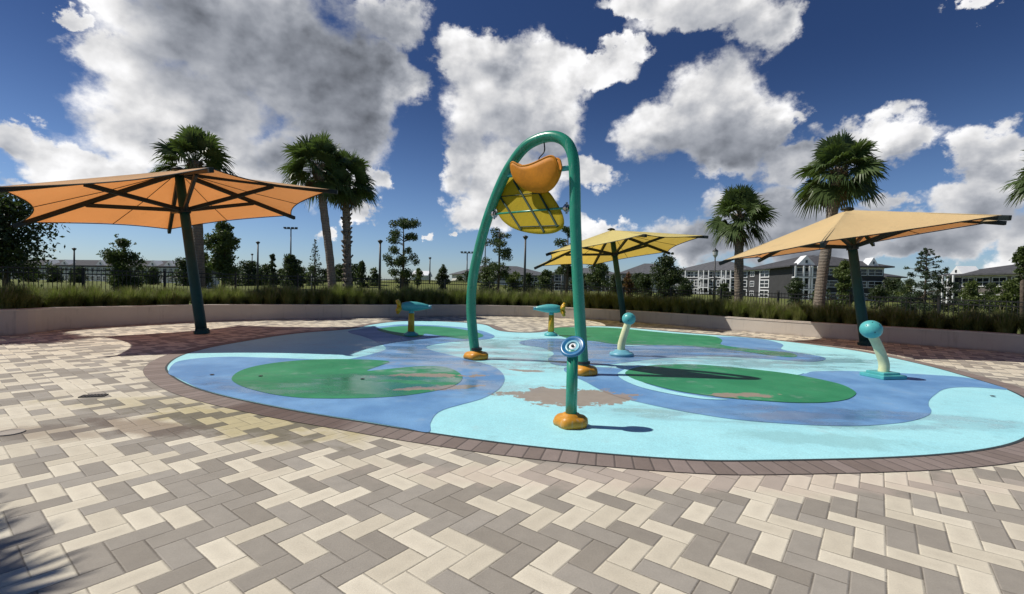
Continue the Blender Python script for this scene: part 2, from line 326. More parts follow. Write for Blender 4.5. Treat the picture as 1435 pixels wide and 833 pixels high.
def pad_mat(name, c0, c1):
    m, t = mat(name); P = t.geo()
    n1 = t.noise(P, 1.1, 5, .55); n2 = t.noise(P, 7, 5, .6); n3 = t.noise(P, 75, 4, .7); nb = t.noise(P, 3.0, 8, .68)
    col = t.mix(t.ramp(n1, .35, .68), c0, c1)
    col = t.mix(.5, col, t.mix(n2, (.78,)*3, (1.2,)*3), 'MULTIPLY')
    col = t.mix(.55, col, t.mix(t.ramp(n3, .3, .7), (.76,)*3, (1.2,)*3), 'MULTIPLY')
    sc_ = t.noise(P, 1.9, 7, .7); col = t.mix(t.m('MULTIPLY', t.ramp(sc_, .56, .74), .30), col, (.42, .46, .46))
    col = t.mix(t.m('MULTIPLY', t.ramp(sc_, .44, .28), .16), col, (.10, .17, .18))
    def el(x, y, rx, ry, ang_, amp=1.0):
        g_ = gp(x, y); qq = t.vm('SUBTRACT', P, (g_[0], g_[1], 0)); ca, sa = math.cos(ang_), math.sin(ang_)
        a_ = t.m('DIVIDE', t.vm('DOT_PRODUCT', qq, (ca, sa, 0)), rx); b_ = t.m('DIVIDE', t.vm('DOT_PRODUCT', qq, (-sa, ca, 0)), ry)
        dd = t.m('SQRT', t.m('ADD', t.m('MULTIPLY', a_, a_), t.m('MULTIPLY', b_, b_)))
        return t.m('SUBTRACT', 1., t.m('ADD', dd, t.m('MULTIPLY', t.m('SUBTRACT', nb, .5), amp)))
    # the coating has worn through to brown concrete
    wear = el(800, 556, .86, .56, 0, 2.4)
    for a_ in ((600, 528, .8, .16, .12, 4.0), (612, 545, .62, .14, .35, 4.2), (735, 520, .3, .12, 0, 4.0), (1042, 556, .42, .15, 0, 4.5)): wear = t.m('MAXIMUM', wear, el(*a_))
    wm = t.ramp(wear, .04, .12)
    col = t.mix(t.m('MULTIPLY', wm, .95), col, t.mix(n2, (.24, .185, .145), (.36, .29, .235)))
    # pale streaks of the wet film's sky sheen, put into the colour; grime
    film = el(650, 500, 2.2, 2.6, 0, 2.4); film = t.m('MAXIMUM', film, el(900, 495, 4.2, 2.2, .1, 2.6))
    fm = t.m('MULTIPLY', t.m('MULTIPLY', t.ramp(film, .0, .6), t.ramp(t.noise(t.vm('MULTIPLY', P, (.35, 1.6, 1)), 1.6, 6, .6), .38, .6)), .62); col = t.mix(fm, col, (.36, .39, .43))
    rg = el(1150, 617, 1.15, .28, -.15, 2.0); col = t.mix(t.m('MULTIPLY', t.ramp(rg, .0, .5), .35), col, (.20, .37, .36))
    wetn = t.noise(t.vm('MULTIPLY', P, (.6, 1.5, 1)), 1.2, 5, .55)
    wet = el(720, 490, 4.6, 3.0, 0, .9); wet = t.m('MAXIMUM', wet, el(1010, 500, 4.2, 2.0, 0, .9)); wet = t.m('MAXIMUM', wet, el(1120, 585, 3.0, .55, -.05, .9)); wet = t.m('MAXIMUM', wet, el(520, 540, 3., .9, 0, .9))
    wet = t.m('MULTIPLY', t.ramp(wet, .0, .35), t.ramp(wetn, .36, .56))
    col = t.mix(t.m('MULTIPLY', wet, .22), col, (.02, .03, .04))
    rough = t.m('MULTIPLY_ADD', n2, .18, .48); rough = t.m('SUBTRACT', rough, t.m('MULTIPLY', wet, .40))
    h = t.m('MULTIPLY', n3, t.m('SUBTRACT', 1., wet))
    t.out(t.bsdf(col, rough, t.bump(h, .25, .003), t.m('MULTIPLY_ADD', wet, .35, .32))); return m
M_AQUA = pad_mat('aqua_pad_coating', (.345, .70, .76), (.385, .75, .80))
M_BLUE = pad_mat('blue_pad_coating', (.105, .245, .47), (.175, .355, .60))
M_GREEN = pad_mat('green_pad_coating', (.022, .205, .09), (.040, .265, .12))
M_SEAM = paint('dark_seam', (.03, .045, .05), .8)
def conc_mat():
    m, t = mat('wall_render'); P = t.geo(); n1 = t.noise(P, 2.2, 6, .6); n2 = t.noise(P, 60, 4, .6)
    col = t.mix(n1, (.44, .395, .345), (.53, .485, .43)); col = t.mix(.6, col, t.mix(n2, (.85,)*3, (1.15,)*3), 'MULTIPLY')
    s_ = t.n('ShaderNodeSeparateXYZ'); t.put(s_.inputs[0], P)
    col = t.mix(t.m('MULTIPLY', t.ramp(t.m('ADD', s_.outputs[2], t.m('MULTIPLY', n1, .16)), .16, .06), .5), col, (.20, .16, .13))
    stn = t.noise(t.vm('MULTIPLY', P, (1, 1, .12)), 5.5, 5, .65); col = t.mix(t.m('MULTIPLY', t.ramp(stn, .55, .72), .38), col, (.21, .18, .15))
    t.out(t.bsdf(col, .85, t.bump(n2, .3, .005), .2)); return m
M_CONC = conc_mat()
M_COPE = paint('wall_coping', (.56, .50, .44), .8, .1, 3, .2, .3)
def grass_ground():
    m, t = mat('lawn_grass'); P = t.geo(); n1 = t.noise(P, .12, 5, .6); n2 = t.noise(P, 2.5, 5, .65); n3 = t.noise(P, 30, 4, .7)
    col = t.mix(n1, (.085, .12, .028), (.17, .19, .055)); col = t.mix(t.m('MULTIPLY', n2, .5), col, (.14, .125, .05))
    col = t.mix(.7, col, t.mix(n3, (.55,)*3, (1.45,)*3), 'MULTIPLY')
    t.out(t.bsdf(col, .9, t.bump(t.m('ADD', n3, n2), .8, .08), .15)); return m
M_LAWN = grass_ground()
M_MULCH = paint('dark_mulch', (.045, .03, .02), .95, .4, 12, .1, 1.)
def leaf_mat(name, c0, c1, trans=.35, rough=.55, scale=1.3):
    m, t = mat(name); P = t.obj(); n1 = t.noise(P, scale, 4, .6); n2 = t.noise(P, scale*9, 2, .5)
    col = t.mix(t.ramp(t.m('ADD', t.m('MULTIPLY', n1, .6), t.m('MULTIPLY', n2, .4)), .35, .65), c0, c1)
    b = t.bsdf(col, rough, None, .35); tr = t.n('ShaderNodeBsdfTranslucent'); t.put(tr.inputs[0], t.mix(.5, col, (.12, .20, .02), 'MIX'))
    mx = t.n('ShaderNodeMixShader'); mx.inputs[0].default_value = trans; t.put(mx.inputs[1], b.outputs[0]); t.put(mx.inputs[2], tr.outputs[0])
    t.out(mx.outputs[0]); return m
M_PALM = leaf_mat('palm_leaf', (.040, .068, .022), (.105, .150, .052), .30, .42)
M_PALMDRY = leaf_mat('dry_palm_leaf', (.09, .07, .04), (.17, .13, .08), .2, .8)
M_OAK = leaf_mat('oak_leaf', (.024, .040, .016), (.068, .090, .034), .2)
M_TREE = leaf_mat('tree_leaf', (.042, .068, .021), (.108, .138, .046), .25)
M_TREEL = leaf_mat('light_tree_leaf', (.06, .09, .022), (.14, .17, .05), .3)
M_PINE = leaf_mat('pine_needle', (.035, .062, .020), (.088, .122, .042), .2)
M_CONIF = leaf_mat('conifer_needle', (.026, .046, .024), (.068, .094, .048), .2)
M_RED = leaf_mat('reddish_leaf', (.10, .035, .018), (.17, .08, .03), .3)
M_GRASS = leaf_mat('muhly_blade', (.085, .105, .026), (.29, .30, .105), .5, .6, 2.5)
M_PLUME = leaf_mat('grass_plume', (.16, .15, .09), (.26, .22, .14), .3, .8, 2.5)
M_BARK = paint('bark', (.12, .095, .075), .9, .4, 9, .15, .8)
def palm_trunk_mat():
    m, t = mat('palm_trunk'); P = t.obj(); s_ = t.n('ShaderNodeSeparateXYZ'); t.put(s_.inputs[0], P)
    n1 = t.noise(P, 5, 5, .6); z = t.m('ADD', t.m('MULTIPLY', s_.outputs[2], 9.), t.m('MULTIPLY', n1, 1.6))
    rg = t.m('ABSOLUTE', t.m('SUBTRACT', t.m('FRACT', z), .5)); n2 = t.noise(t.vm('MULTIPLY', P, (1, 1, .2)), 40, 4, .6)
    col = t.mix(n1, (.15, .125, .10), (.27, .235, .20)); col = t.mix(t.m('MULTIPLY', t.ramp(rg, .36, .48), .5), col, (.07, .055, .04))
    col = t.mix(.6, col, t.mix(n2, (.6,)*3, (1.35,)*3), 'MULTIPLY')
    t.out(t.bsdf(col, .9, t.bump(t.m('ADD', rg, n2), .8, .03), .15)); return m
M_TRUNK = palm_trunk_mat()
M_TEAL = paint('teal_powder_coat', (.022, .250, .155), .28, .05, 3, .55, 0, 0, (.10, .33, .26))
M_TEAL2 = paint('light_teal_plastic', (.085, .40, .40), .35, .10, 4, .5)
M_BLUEP = paint('pale_blue_plastic', (.16, .42, .52), .38, .12, 5, .5)
M_DISC = paint('deep_blue_plastic', (.025, .16, .34), .3, .15, 8, .5)
M_ORANGE = paint('orange_foot_plastic', (.62, .27, .022), .42, .14, 5, .45, .2, 0, (.40, .15, .02))
M_BUCKET = paint('orange_bucket_fibreglass', (.56, .205, .008), .62, .14, 3, .25)
M_YELLOWP = paint('yellow_cannon_paint', (.66, .38, .02), .4, .12, 5, .5)
M_STALK = paint('pale_yellow_stalk', (.66, .68, .40), .45, .10, 4, .45)
M_WHITE = paint('white_plastic', (.75, .78, .78), .4, .05)
M_BLACK = paint('black_rubber', (.012, .012, .014), .5, .2)
M_STEEL = paint('stainless_fitting', (.45, .45, .45), .3, .1, 5, .5, 0, 1.)
M_POLE = paint('dark_green_steel', (.004, .045, .045), .5, .15, 2, .3)
M_ARM = paint('dark_arm_steel', (.010, .016, .016), .5, .15, 2, .3)
M_ROPE = paint('green_cord', (.008, .04, .022), .7, .2)
M_IRON = paint('black_fence_iron', (.012, .013, .013), .5, .2)
M_LAMP = paint('dark_lamp_post', (.035, .037, .038), .5, .2)
M_GREYPOST = paint('galvanised_post', (.20, .21, .22), .5, .2)
M_GLASS = paint('lamp_glass', (.5, .52, .52), .2, .05)
M_SHELL = None
def fabric(name, diff, trans, f=.42):
    m, t = mat(name); P = t.obj(); n1 = t.noise(P, .9, 4, .5); n2 = t.noise(P, 120, 2, .5)
    c1 = t.mix(n1, tuple(c*.92 for c in diff), tuple(min(1, c*1.06) for c in diff)); c2 = t.mix(n1, tuple(c*.85 for c in trans), tuple(min(1, c*1.12) for c in trans))
    wr = t.noise(t.vm('MULTIPLY', P, (1, 1, .4)), 2.6, 4, .55, .6); gr_ = t.m('MULTIPLY', t.ramp(t.noise(P, 1.7, 6, .65), .54, .78), .28); c1 = t.mix(gr_, c1, (.30, .24, .16)); c2 = t.mix(gr_, c2, tuple(c*.45 for c in trans))
    b = t.bsdf(c1, .8, t.bump(t.m('MULTIPLY_ADD', n2, .08, wr), .5, .05), .2); tr = t.n('ShaderNodeBsdfTranslucent'); t.put(tr.inputs[0], c2)
    mx = t.n('ShaderNodeMixShader'); mx.inputs[0].default_value = f; t.put(mx.inputs[1], b.outputs[0]); t.put(mx.inputs[2], tr.outputs[0]); t.out(mx.outputs[0]); return m
M_FABL = fabric('orange_shade_cloth', (.86, .56, .31), (.74, .27, .07), .47)
M_FABM = fabric('yellow_shade_cloth', (.85, .72, .30), (.88, .60, .10), .42)
M_FABR = fabric('cream_orange_shade_cloth', (.82, .62, .33), (.74, .28, .08), .38)
M_PLATE = fabric('yellow_fibreglass_plate', (.55, .42, .03), (.72, .56, .04), .42)
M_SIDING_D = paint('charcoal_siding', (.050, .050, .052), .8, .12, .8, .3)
M_SIDING_G = paint('grey_brown_siding', (.14, .125, .115), .8, .12, .8, .3)
M_SIDING_W = paint('white_siding', (.62, .63, .63), .7, .06, .8, .3)
M_CREAM = paint('cream_render', (.64, .62, .58), .8, .08, .5, .3)
M_TRIM = paint('white_trim', (.74, .75, .76), .6, .05, .8, .3)
M_ROOFD = paint('dark_shingle', (.075, .075, .082), .9, .22, 1.5, .2, .5)
M_ROOFG = paint('grey_shingle', (.115, .118, .128), .9, .2, 1.5, .2, .5)
M_PANE = paint('dark_window_glass', (.018, .022, .028), .12, .2, 1., .6)
# ------------------------------------------------------------------ ground
def fill_poly(P2, z, name, mats, uv=None):
    bm = bmesh.new(); vs = [bm.verts.new((p[0], p[1], z)) for p in P2]; f = bm.faces.new(vs); f.normal_update()
    if f.normal.z < 0: f.normal_flip()
    bmesh.ops.triangulate(bm, faces=[f]); me = bpy.data.meshes.new(name); bm.to_mesh(me); bm.free()
    for m_ in (mats if isinstance(mats, list) else [mats]): me.materials.append(m_)
    o = bpy.data.objects.new(name, me); COL.objects.link(o); return o
WB = [(0, 471, 436), (84, 462.5, 431.5), (167, 457, 429.5), (272, 451.7, 427.5), (378, 448.6, 427), (470, 446.6, 426.6), (560, 444.6, 427.2), (655, 443.2, 428.6), (760, 445, 430.5), (864, 450, 433.5), (960, 457.5, 440), (1060, 466.5, 448), (1155, 474, 453.5), (1237, 480, 457), (1340, 488, 463), (1435, 496.5, 470)]
wb = [gp(x, y) for x, y, _ in WB]; wh = [at(x, yt, p[1])[2] for (x, yb, yt), p in zip(WB, wb)]
# carry the wall on past both sides of the view
wl = wb[0]+(wb[0]-wb[1])*np.array([.8, .9]); wr = wb[-1]+(wb[-1]-wb[-2])
wall3 = [np.array([-17.5, 4.5, .7]), np.array([-15.2, 8.6, .68])]+[np.array([p[0], p[1], h]) for p, h in zip(wb, wh)]+[np.array([15.0, 10.0, .5]), np.array([16.5, 6.5, .5])]
wh_s = np.array([w[2] for w in wall3]); wh_s = np.convolve(np.pad(wh_s, 2, mode='edge'), np.ones(5)/5, 'valid')
for i, w in enumerate(wall3): w[2] = wh_s[i]
WALL = catmull(wall3, 8, False)
def offset(Pl, dist):
    T = np.gradient(Pl[:, :2], axis=0); T /= np.linalg.norm(T, axis=1)[:, None]; N = np.stack([-T[:, 1], T[:, 0]], 1); Q = Pl.copy(); Q[:, :2] += N*dist
    return Q
# plaza paving inside the wall (one sheet) and lawn outside
plaza_out = offset(WALL, .2)
pl = [tuple(p[:2]) for p in plaza_out]+[(17.5, 0), (17.5, -9), (-17.5, -9), (-18.5, 0)]
o = fill_poly(pl, 0, 'plaza_paving', M_PAV); tag(o, 'cream and grey herringbone brick paving around the splash pad', None, None, 'structure')
# lawn: a grid with a low berm behind, lower than the planter at the right
def lawn_h(x, y):
    z = -.06
    z += 2.0*math.exp(-((x+22)/22)**2-((y-92)/16)**2) + .9*math.exp(-((x+5)/14)**2-((y-85)/18)**2)
    return z
def fence_base(x): return float(np.interp(x, [-16, -8, 0, 8, 15], [.46, .42, .38, .22, .08]))
mb = MB(); gx = np.concatenate([[-3000, -600, -300], np.linspace(-200, 200, 121), [300, 600, 3000]]); gy = np.concatenate([np.linspace(-40, 160, 61), [200, 300, 600, 3000]]); gy = np.concatenate([[-400], gy])
V = [(x, y, lawn_h(x, y)-.02 if True else 0) for y in gy for x in gx]; nx = len(gx)
mb.add(V, [(j*nx+i, j*nx+i+1, (j+1)*nx+i+1, (j+1)*nx+i) for j in range(len(gy)-1) for i in range(nx-1)])
o = mb.build('lawn_ground', M_LAWN, smooth=True); tag(o, 'green lawn with a low berm beyond the fence', None, None, 'structure')
# planter soil behind the wall: a bank that falls to the lawn
mb = MB(); W0 = offset(WALL, .28); W1 = offset(WALL, 2.6); W2 = offset(WALL, 6.5); W3 = offset(WALL, 13)
W0[:, 2] -= .06; W1[:, 2] = [fence_base(x) for x in W1[:, 0]]; W2[:, 2] = W1[:, 2]*.8; W3[:, 2] = -.15
k = len(WALL)
mb.add(np.concatenate([W0, W1]), [(i, i+1, k+i+1, k+i) for i in range(k-1)], 0)
mb.add(np.concatenate([W1, W2, W3]), [(a*k+i, a*k+i+1, (a+1)*k+i+1, (a+1)*k+i) for a in range(2) for i in range(k-1)], 1)
o = mb.build('planter_bed', [M_MULCH, M_LAWN], smooth=True); tag(o, 'raised mulch bed and grass bank behind the seat wall', None, None, 'structure')
# seat wall
mb = MB(); A = WALL.copy(); Bk = offset(WALL, .28)
for Q, zt in ((A, 0),): pass
V = []
for i in range(k):
    h = A[i][2]-.05
    V += [(A[i][0], A[i][1], -.05), (A[i][0], A[i][1], h), (Bk[i][0], Bk[i][1], h), (Bk[i][0], Bk[i][1], -.3)]
mb.add(V, [(i*4+j, (i+1)*4+j, (i+1)*4+j+1, i*4+j+1) for i in range(k-1) for j in range(3)]+[(0, 1, 2, 3), tuple((k-1)*4+j for j in (3, 2, 1, 0))])
wt = thing('seat_wall', (0, 0, 0), 'low curved concrete seat wall holding the grass bed behind the splash pad', 'wall')
mb.build('wall_body', M_CONC, wt)
mb = MB(); A = offset(WALL, -.015); Bk = offset(WALL, .30); V = []
for i in range(k):
    h = A[i][2]
    V += [(A[i][0], A[i][1], h-.048), (A[i][0], A[i][1], h-.008), (A[i][0]*.999, A[i][1], h), (Bk[i][0], Bk[i][1], h), (Bk[i][0], Bk[i][1], h-.048)]
mb.add(V, [(i*5+j, (i+1)*5+j, (i+1)*5+(j+1) % 5, i*5+(j+1) % 5) for i in range(k-1) for j in range(5)]+[tuple(range(5)), tuple((k-1)*5+j for j in range(5))[::-1]])
mb.build('coping', M_COPE, wt)
# ------------------------------------------------------------------ splash pad
PAD = [(232.7, 518.8), (236, 511), (245, 503.5), (261, 496.5), (281.6, 491), (302, 486), (343, 479), (384, 472), (424.5, 467), (460, 464.3), (490, 462), (510, 457.8), (530, 454), (562, 450.6), (600, 450.4), (640, 452), (679, 455), (691, 461), (704, 465.3), (737, 467), (762, 466), (777, 462), (800, 458.6), (840, 457.6), (884, 460), (940, 465.5), (996, 469.8), (1043, 473), (1100, 479), (1180, 489), (1226, 497), (1277, 508), (1318, 518), (1359, 530), (1400, 542), (1435, 558), (1456, 574), (1460, 590), (1448, 606), (1425, 621), (1369, 633), (1286, 640.4), (1202, 644), (1118, 645.8), (1035, 647), (983, 646.5), (900, 641.5), (813, 634), (750, 627.4), (700, 621.6), (624, 611), (562, 601.6), (500, 591), (440, 581.5), (394, 573), (343, 562.7), (312, 555.5), (281, 547), (260, 538.5), (243, 529)]
pad = catmull([gp(*p) for p in PAD], 5)
pt = thing('splash_pad', (0, 0, 0), 'smooth splash pad floor painted aqua, blue and green with a dark brick border', 'splash pad')
pt['kind'] = 'structure'; del pt['category']
def offc(P, dist):      # closed outline offset
    T = np.roll(P, -1, 0)-np.roll(P, 1, 0); T /= np.linalg.norm(T, axis=1)[:, None]; return P+np.stack([T[:, 1], -T[:, 0]], 1)*dist
area = .5*np.sum(pad[:, 0]*np.roll(pad[:, 1], -1)-pad[:, 1]*np.roll(pad[:, 0], -1)); sg = 1 if area > 0 else -1
def ringmesh(name, P, d0, d1, z, m_, parent):
    A = offc(P, sg*d0); B = offc(P, sg*d1); n = len(P); s_ = np.concatenate([[0], np.cumsum(np.linalg.norm(np.roll(P, -1, 0)-P, axis=1))])
    V = []; UV = []
    for i in range(n+1):
        a, b = A[i % n], B[i % n]; V += [(a[0], a[1], z), (b[0], b[1], z)]; UV += [(s_[i], 0), (s_[i], 1)]
    mb = MB(); mb.add(V, [(2*i, 2*i+1, 2*i+3, 2*i+2) if sg > 0 else (2*i, 2*i+2, 2*i+3, 2*i+1) for i in range(n)]); mb.uv = UV
    return mb.build(name, m_, parent)
# smooth the outline used for the border so that offsets do not fold
ps = pad.copy()
for _ in range(6): ps = (np.roll(ps, 1, 0)+2*ps+np.roll(ps, -1, 0))/4
ringmesh('brick_border', ps, .0, .305, .006, M_BORD, pt)
ringmesh('border_seam', ps, -.01, .022, .010, M_SEAM, pt)
def zone(name, pts, z, m_, smooth=5, raw=False):
    P = catmull([gp(*p) for p in pts], smooth); o = fill_poly(P, z, name, m_); o.parent = pt; return o
o = fill_poly(ps, .010-.002, 'aqua_floor', M_AQUA); o.parent = pt
zone('blue_swirl', [(236, 524), (241, 513), (252, 507), (280, 503), (320, 501), (380, 502.5), (440, 504.5), (480, 505), (505, 501), (525, 496), (541, 489), (528, 480), (508, 472), (492, 468), (488, 465), (500, 462.5), (520, 459.5), (545, 457), (562, 455.5), (603, 456.4), (644, 459.4), (671, 463.5), (685, 467.5), (693, 471.8), (686, 475.6), (660, 478), (634, 480), (609, 483.5), (597, 487), (605, 492), (625, 497), (650, 503), (672, 509), (690, 514), (702, 522), (707, 531), (704, 541), (694, 550.5), (674, 560.6), (644, 569), (622, 575.5), (610, 583), (603, 595), (600, 607.4), (562, 600.6), (500, 590), (440, 580.5), (394, 572), (343, 561.7), (312, 554.5), (281, 546), (262, 537.5), (245, 529)], .012, M_BLUE)
zone('blue_patch', [(1000, 472.6), (1063, 475.5), (1096, 483), (1095, 490), (1124, 496), (1150, 500.4), (1157, 504.3), (1141, 507.8), (1104, 506), (1063, 503.5), (1000, 500), (940, 502), (900, 506), (850, 512), (800, 514), (774, 511), (768, 504), (776, 496), (760, 488), (735, 484.5), (728, 480), (745, 476.5), (775, 475), (800, 476.5), (835, 479.5), (880, 485.5), (930, 484), (990, 484)], .012, M_BLUE)
zone('blue_crescent', [(1112, 524.5), (1140, 521.6), (1180, 521.0), (1216, 522), (1298, 526), (1355, 530.5), (1395, 541), (1412, 547), (1395, 546), (1369, 544), (1340, 544), (1322, 547), (1312, 553), (1303, 561), (1301, 569), (1305, 577), (1299, 584.5), (1272, 592.6), (1230, 597), (1191, 598.6), (1118, 596.4), (1035, 589.8), (981, 582), (940, 574.5), (900, 566), (868, 558), (842, 548), (820, 536), (800, 527), (790, 519), (800, 515), (850, 516), (900, 519), (1000, 512)], .012, M_BLUE)
zone('green_pond', [(324.5, 532), (333, 523), (353, 515.7), (384, 510), (424, 506), (465, 504.6), (510, 505.2), (545, 507.6), (535, 513), (514, 520.8), (540, 519), (575, 515.5), (610, 514.4), (632, 518), (646, 526), (647, 534), (636, 542), (612, 549), (562, 556.5), (501, 559.8), (440, 560), (404, 557.5), (373, 552.4), (345, 545), (330, 538.5)], .016, M_GREEN)
zone('green_pool', [(528, 462.5), (542, 459.6), (566, 457.8), (600, 458), (630, 460), (654, 463.6), (672, 468), (677, 472), (662, 476), (640, 475), (615, 471), (596, 468.6), (592, 471.6), (583, 474), (560, 471.5), (540, 466.8)], .016, M_GREEN)
zone('green_lake', [(777, 460.8), (803, 459.4), (840, 459.4), (874, 461.4), (920, 466), (965, 469.6), (1000, 472.4), (1012, 477.5), (1010, 483.5), (1030, 487.5), (1060, 491), (1084, 493), (1108, 496), (1117, 499.3), (1112, 501.6), (1090, 500.3), (1073, 498.2), (1022, 491), (961, 486), (900, 484.5), (860, 483), (835, 479), (803, 476), (782, 470)], .016, M_GREEN)
zone('green_oval', [(876, 524), (890, 517), (916, 513.4), (950, 512), (982, 512.6), (1043, 517.8), (1104, 525), (1150, 533.5), (1180, 541), (1196, 549), (1199, 554.5), (1186, 561.8), (1155, 566), (1115, 566.3), (1084, 564.7), (1040, 561.5), (1002, 557.5), (951, 550), (912, 540.5), (886, 532)], .020, M_GREEN)
zone('pale_band', [(868, 523), (890, 514), (930, 509.5), (985, 509.8), (1043, 514), (1104, 520), (1125, 523.5), (1116, 527), (1085, 524), (1020, 521), (960, 519), (905, 521), (890, 526), (900, 537), (940, 549.6), (990, 558.5), (1020, 561.8), (985, 561), (940, 554), (900, 545), (876, 535.5), (866, 528)], .018, M_AQUA)
# ------------------------------------------------------------------ umbrellas
def umbrella(q, fab, label):
    L, Rr, H, bx, by, ax, ay, phi, nx_, ny_ = q
    a = np.array([ax, ay, 1.]); a /= np.linalg.norm(a); n = np.array([nx_, ny_, 1.]); n /= np.linalg.norm(n)
    e1 = np.cross([0, 1., 0], n); e1 /= np.linalg.norm(e1); e2 = np.cross(n, e1)
    A = a*L; cor = [A-n*H+Rr*(math.cos(t_)*e1+math.sin(t_)*e2) for t_ in [phi+k*math.pi/3 for k in range(6)]]
    root = thing('shade_umbrella', (bx, by, 0), label, 'umbrella', 'tilted six sided shade umbrellas around the splash pad')
    top = A+n*.0; col = a*(L-1.28*.82)
    mb = MB(); mb.tube([a*0-.0, a*.4, a*(L-.1)], [.138, .135, .110], 20); mb.build('pole', M_POLE, root, True)
    mb = MB(); mb.tube([a*.0, a*.10], [.19, .19], 20); mb.tube([a*.10, a*.16], [.16, .13], 20)
    for j in range(6):
        an = j*math.pi/3; mb.tube([(.16*math.cos(an), .16*math.sin(an), .10), (.16*math.cos(an), .16*math.sin(an), .15)], .018, 8)
    mb.build('base_collar', M_POLE, root)
    mb = MB(); mb.tube([col-a*.07, col+a*.07], .15, 20); mb.build('strut_collar', M_ARM, root)
    mb = MB(); mb.lathe([(.02, .02), (.16, .0), (.17, .03), (.10, .07), (.03, .09)], A+n*.03, 20); mb.build('cap', M_ARM, root, True)
    for c in cor:
        dr = (c-A); ln = np.linalg.norm(dr); dr /= ln
        mb = MB(); mb.beam(A-n*.05+dr*.1, c-n*.05+dr*.14, .09, .11, 0, n); mb.build('arm', M_ARM, root, bevel=.01)
        mid = A-n*.1+dr*ln*.60; mb = MB(); mb.beam(col, mid, .075, .10, 0, n); mb.build('strut', M_ARM, root, bevel=.01)
    # cloth: six panels, edges drawn in between the arm tips, slight sag
    mb = MB(); NS, NR = 14, 12
    for k_ in range(6):
        c0, c1 = cor[k_]+n*.012, cor[(k_+1) % 6]+n*.012; A2 = A+n*.03; mid = (c0+c1)/2
        V = []
        for i in range(NR+1):
            r_ = i/NR
            for j in range(NS+1):
                s_ = j/NS; e = c0+(c1-c0)*s_; pull = 4*s_*(1-s_)
                tgt = A2-n*H; e2_ = e+(tgt-e)*.115*pull
                p = A2+(e2_-A2)*r_; p = p-n*.07*pull*r_*(1-r_)*2; V.append(p)
        mb.add(V, [(i*(NS+1)+j, i*(NS+1)+j+1, (i+1)*(NS+1)+j+1, (i+1)*(NS+1)+j) for i in range(NR) for j in range(NS)])
    mb.build('canopy', fab, root, True)
    # hem cable and panel seams under the cloth
    mb = MB()
    for k_ in range(6):
        c0, c1 = cor[k_], cor[(k_+1) % 6]; pts = []
        for j in range(11):
            s_ = j/10; e = c0+(c1-c0)*s_; tgt = A-n*H; pts.append(e+(tgt-e)*.115*4*s_*(1-s_)-n*.002)
        mb.tube(pts, .014, 6)
        m_ = pts[5]; mb.tube([A-n*.02+(m_-A)*.12, A-n*.045+(m_-A)*.55, m_], .009, 5)
    mb.build('hem_cable', M_ARM, root)
    return root
umbrella([4.415, 3.804, 0.915, -8.421, 12.855, -0.138, -0.016, -0.848, -0.17, -0.024], M_FABL, 'orange shade umbrella left of the pad, its glowing underside and dark arms showing')
umbrella([4.042, 3.677, 0.952, 4.862, 20.35, -0.147, 0.096, -1.482, -0.144, 0.096], M_FABM, 'yellow shade umbrella in the middle distance right behind the arch')
umbrella([3.883, 3.424, 0.899, 10.148, 13.504, -0.157, 0.026, -2.356, -0.156, 0.047], M_FABR, 'cream topped shade umbrella at the right, seen from its sunlit upper side')
# ------------------------------------------------------------------ arch with tipping bucket
PL = gp(668, 504); PR = gp(820, 526); wv = (PR-PL)/np.linalg.norm(PR-PL); nv = np.array([wv[1], -wv[0]])      # nv points to the viewer side
def on_arch(x, y, off=0.):
    d_ = _ray(x, y); o_ = PL+nv*off; t_ = (o_@nv)/(d_[:2]@nv); return np.array([d_[0]*t_, d_[1]*t_, EYE+d_[2]*t_])
arc = [(667.5, 503), (663.5, 475), (660.2, 432), (662.6, 391), (670.5, 352), (681, 313.6), (694.8, 275), (711.5, 239), (733, 209), (755, 195.2), (777, 191.6), (794, 200), (803, 220), (805.4, 253), (806.3, 308), (808.3, 363), (811, 418.5), (814.2, 473), (817.5, 520)]
ap = catmull([on_arch(*p) for p in arc], 6, False)
C0 = np.array([(PL[0]+PR[0])/2, (PL[1]+PR[1])/2, 0]); ap = ap-C0; ap[0, 2] = .05; ap[-1, 2] = .05
ar = thing('water_arch', tuple(C0), 'tall teal tube arch holding the orange tipping bucket over the pad', 'water arch')
mb = MB(); mb.tube(ap, .098, 24); mb.build('arch_tube', M_TEAL, ar, True)
def foot(mb, c, s=1., h=.16, rz=0.):
    # lumpy moulded boot around the tube
    n_ = 28; prof = [(1.0, 0), (1.06, .25), (1.02, .55), (.86, .78), (.62, .86), (.56, 1.0), (.44, 1.02)]
    V = []
    for r_, z in prof:
        for j in range(n_):
            a_ = 2*math.pi*j/n_; q = 1+.13*abs(math.cos(2*a_+.6))**1.5+.05*math.sin(5*a_)*(1-z)+.03*math.sin(9*a_+z*4)
            if z < .8: rr = r_*.205*s*q
            else: rr = r_*.205*s
            V.append((rr*math.cos(a_+rz)*1.12, rr*math.sin(a_+rz), z*h+(.012*math.sin(3*a_+1)*s if .4 < z < .9 else 0)))
    V = np.array(V)+np.array(c); k_ = len(prof)
    mb.add(V, [(i*n_+j, i*n_+(j+1) % n_, (i+1)*n_+(j+1) % n_, (i+1)*n_+j) for i in range(k_-1) for j in range(n_)]+[tuple(range(n_))[::-1], tuple(range((k_-1)*n_, k_*n_))])
for e in (ap[0], ap[-1]):
    mb = MB(); foot(mb, (e[0], e[1], .02), 0.92, .15, .3); mb.build('foot_cover', M_ORANGE, ar, True)
    mb = MB(); mb.tube([(e[0], e[1], .19), (e[0], e[1], .235)], .112, 20); mb.build('collar', M_BLACK, ar)
U0, U1 = on_arch(704, 247), on_arch(803, 235)
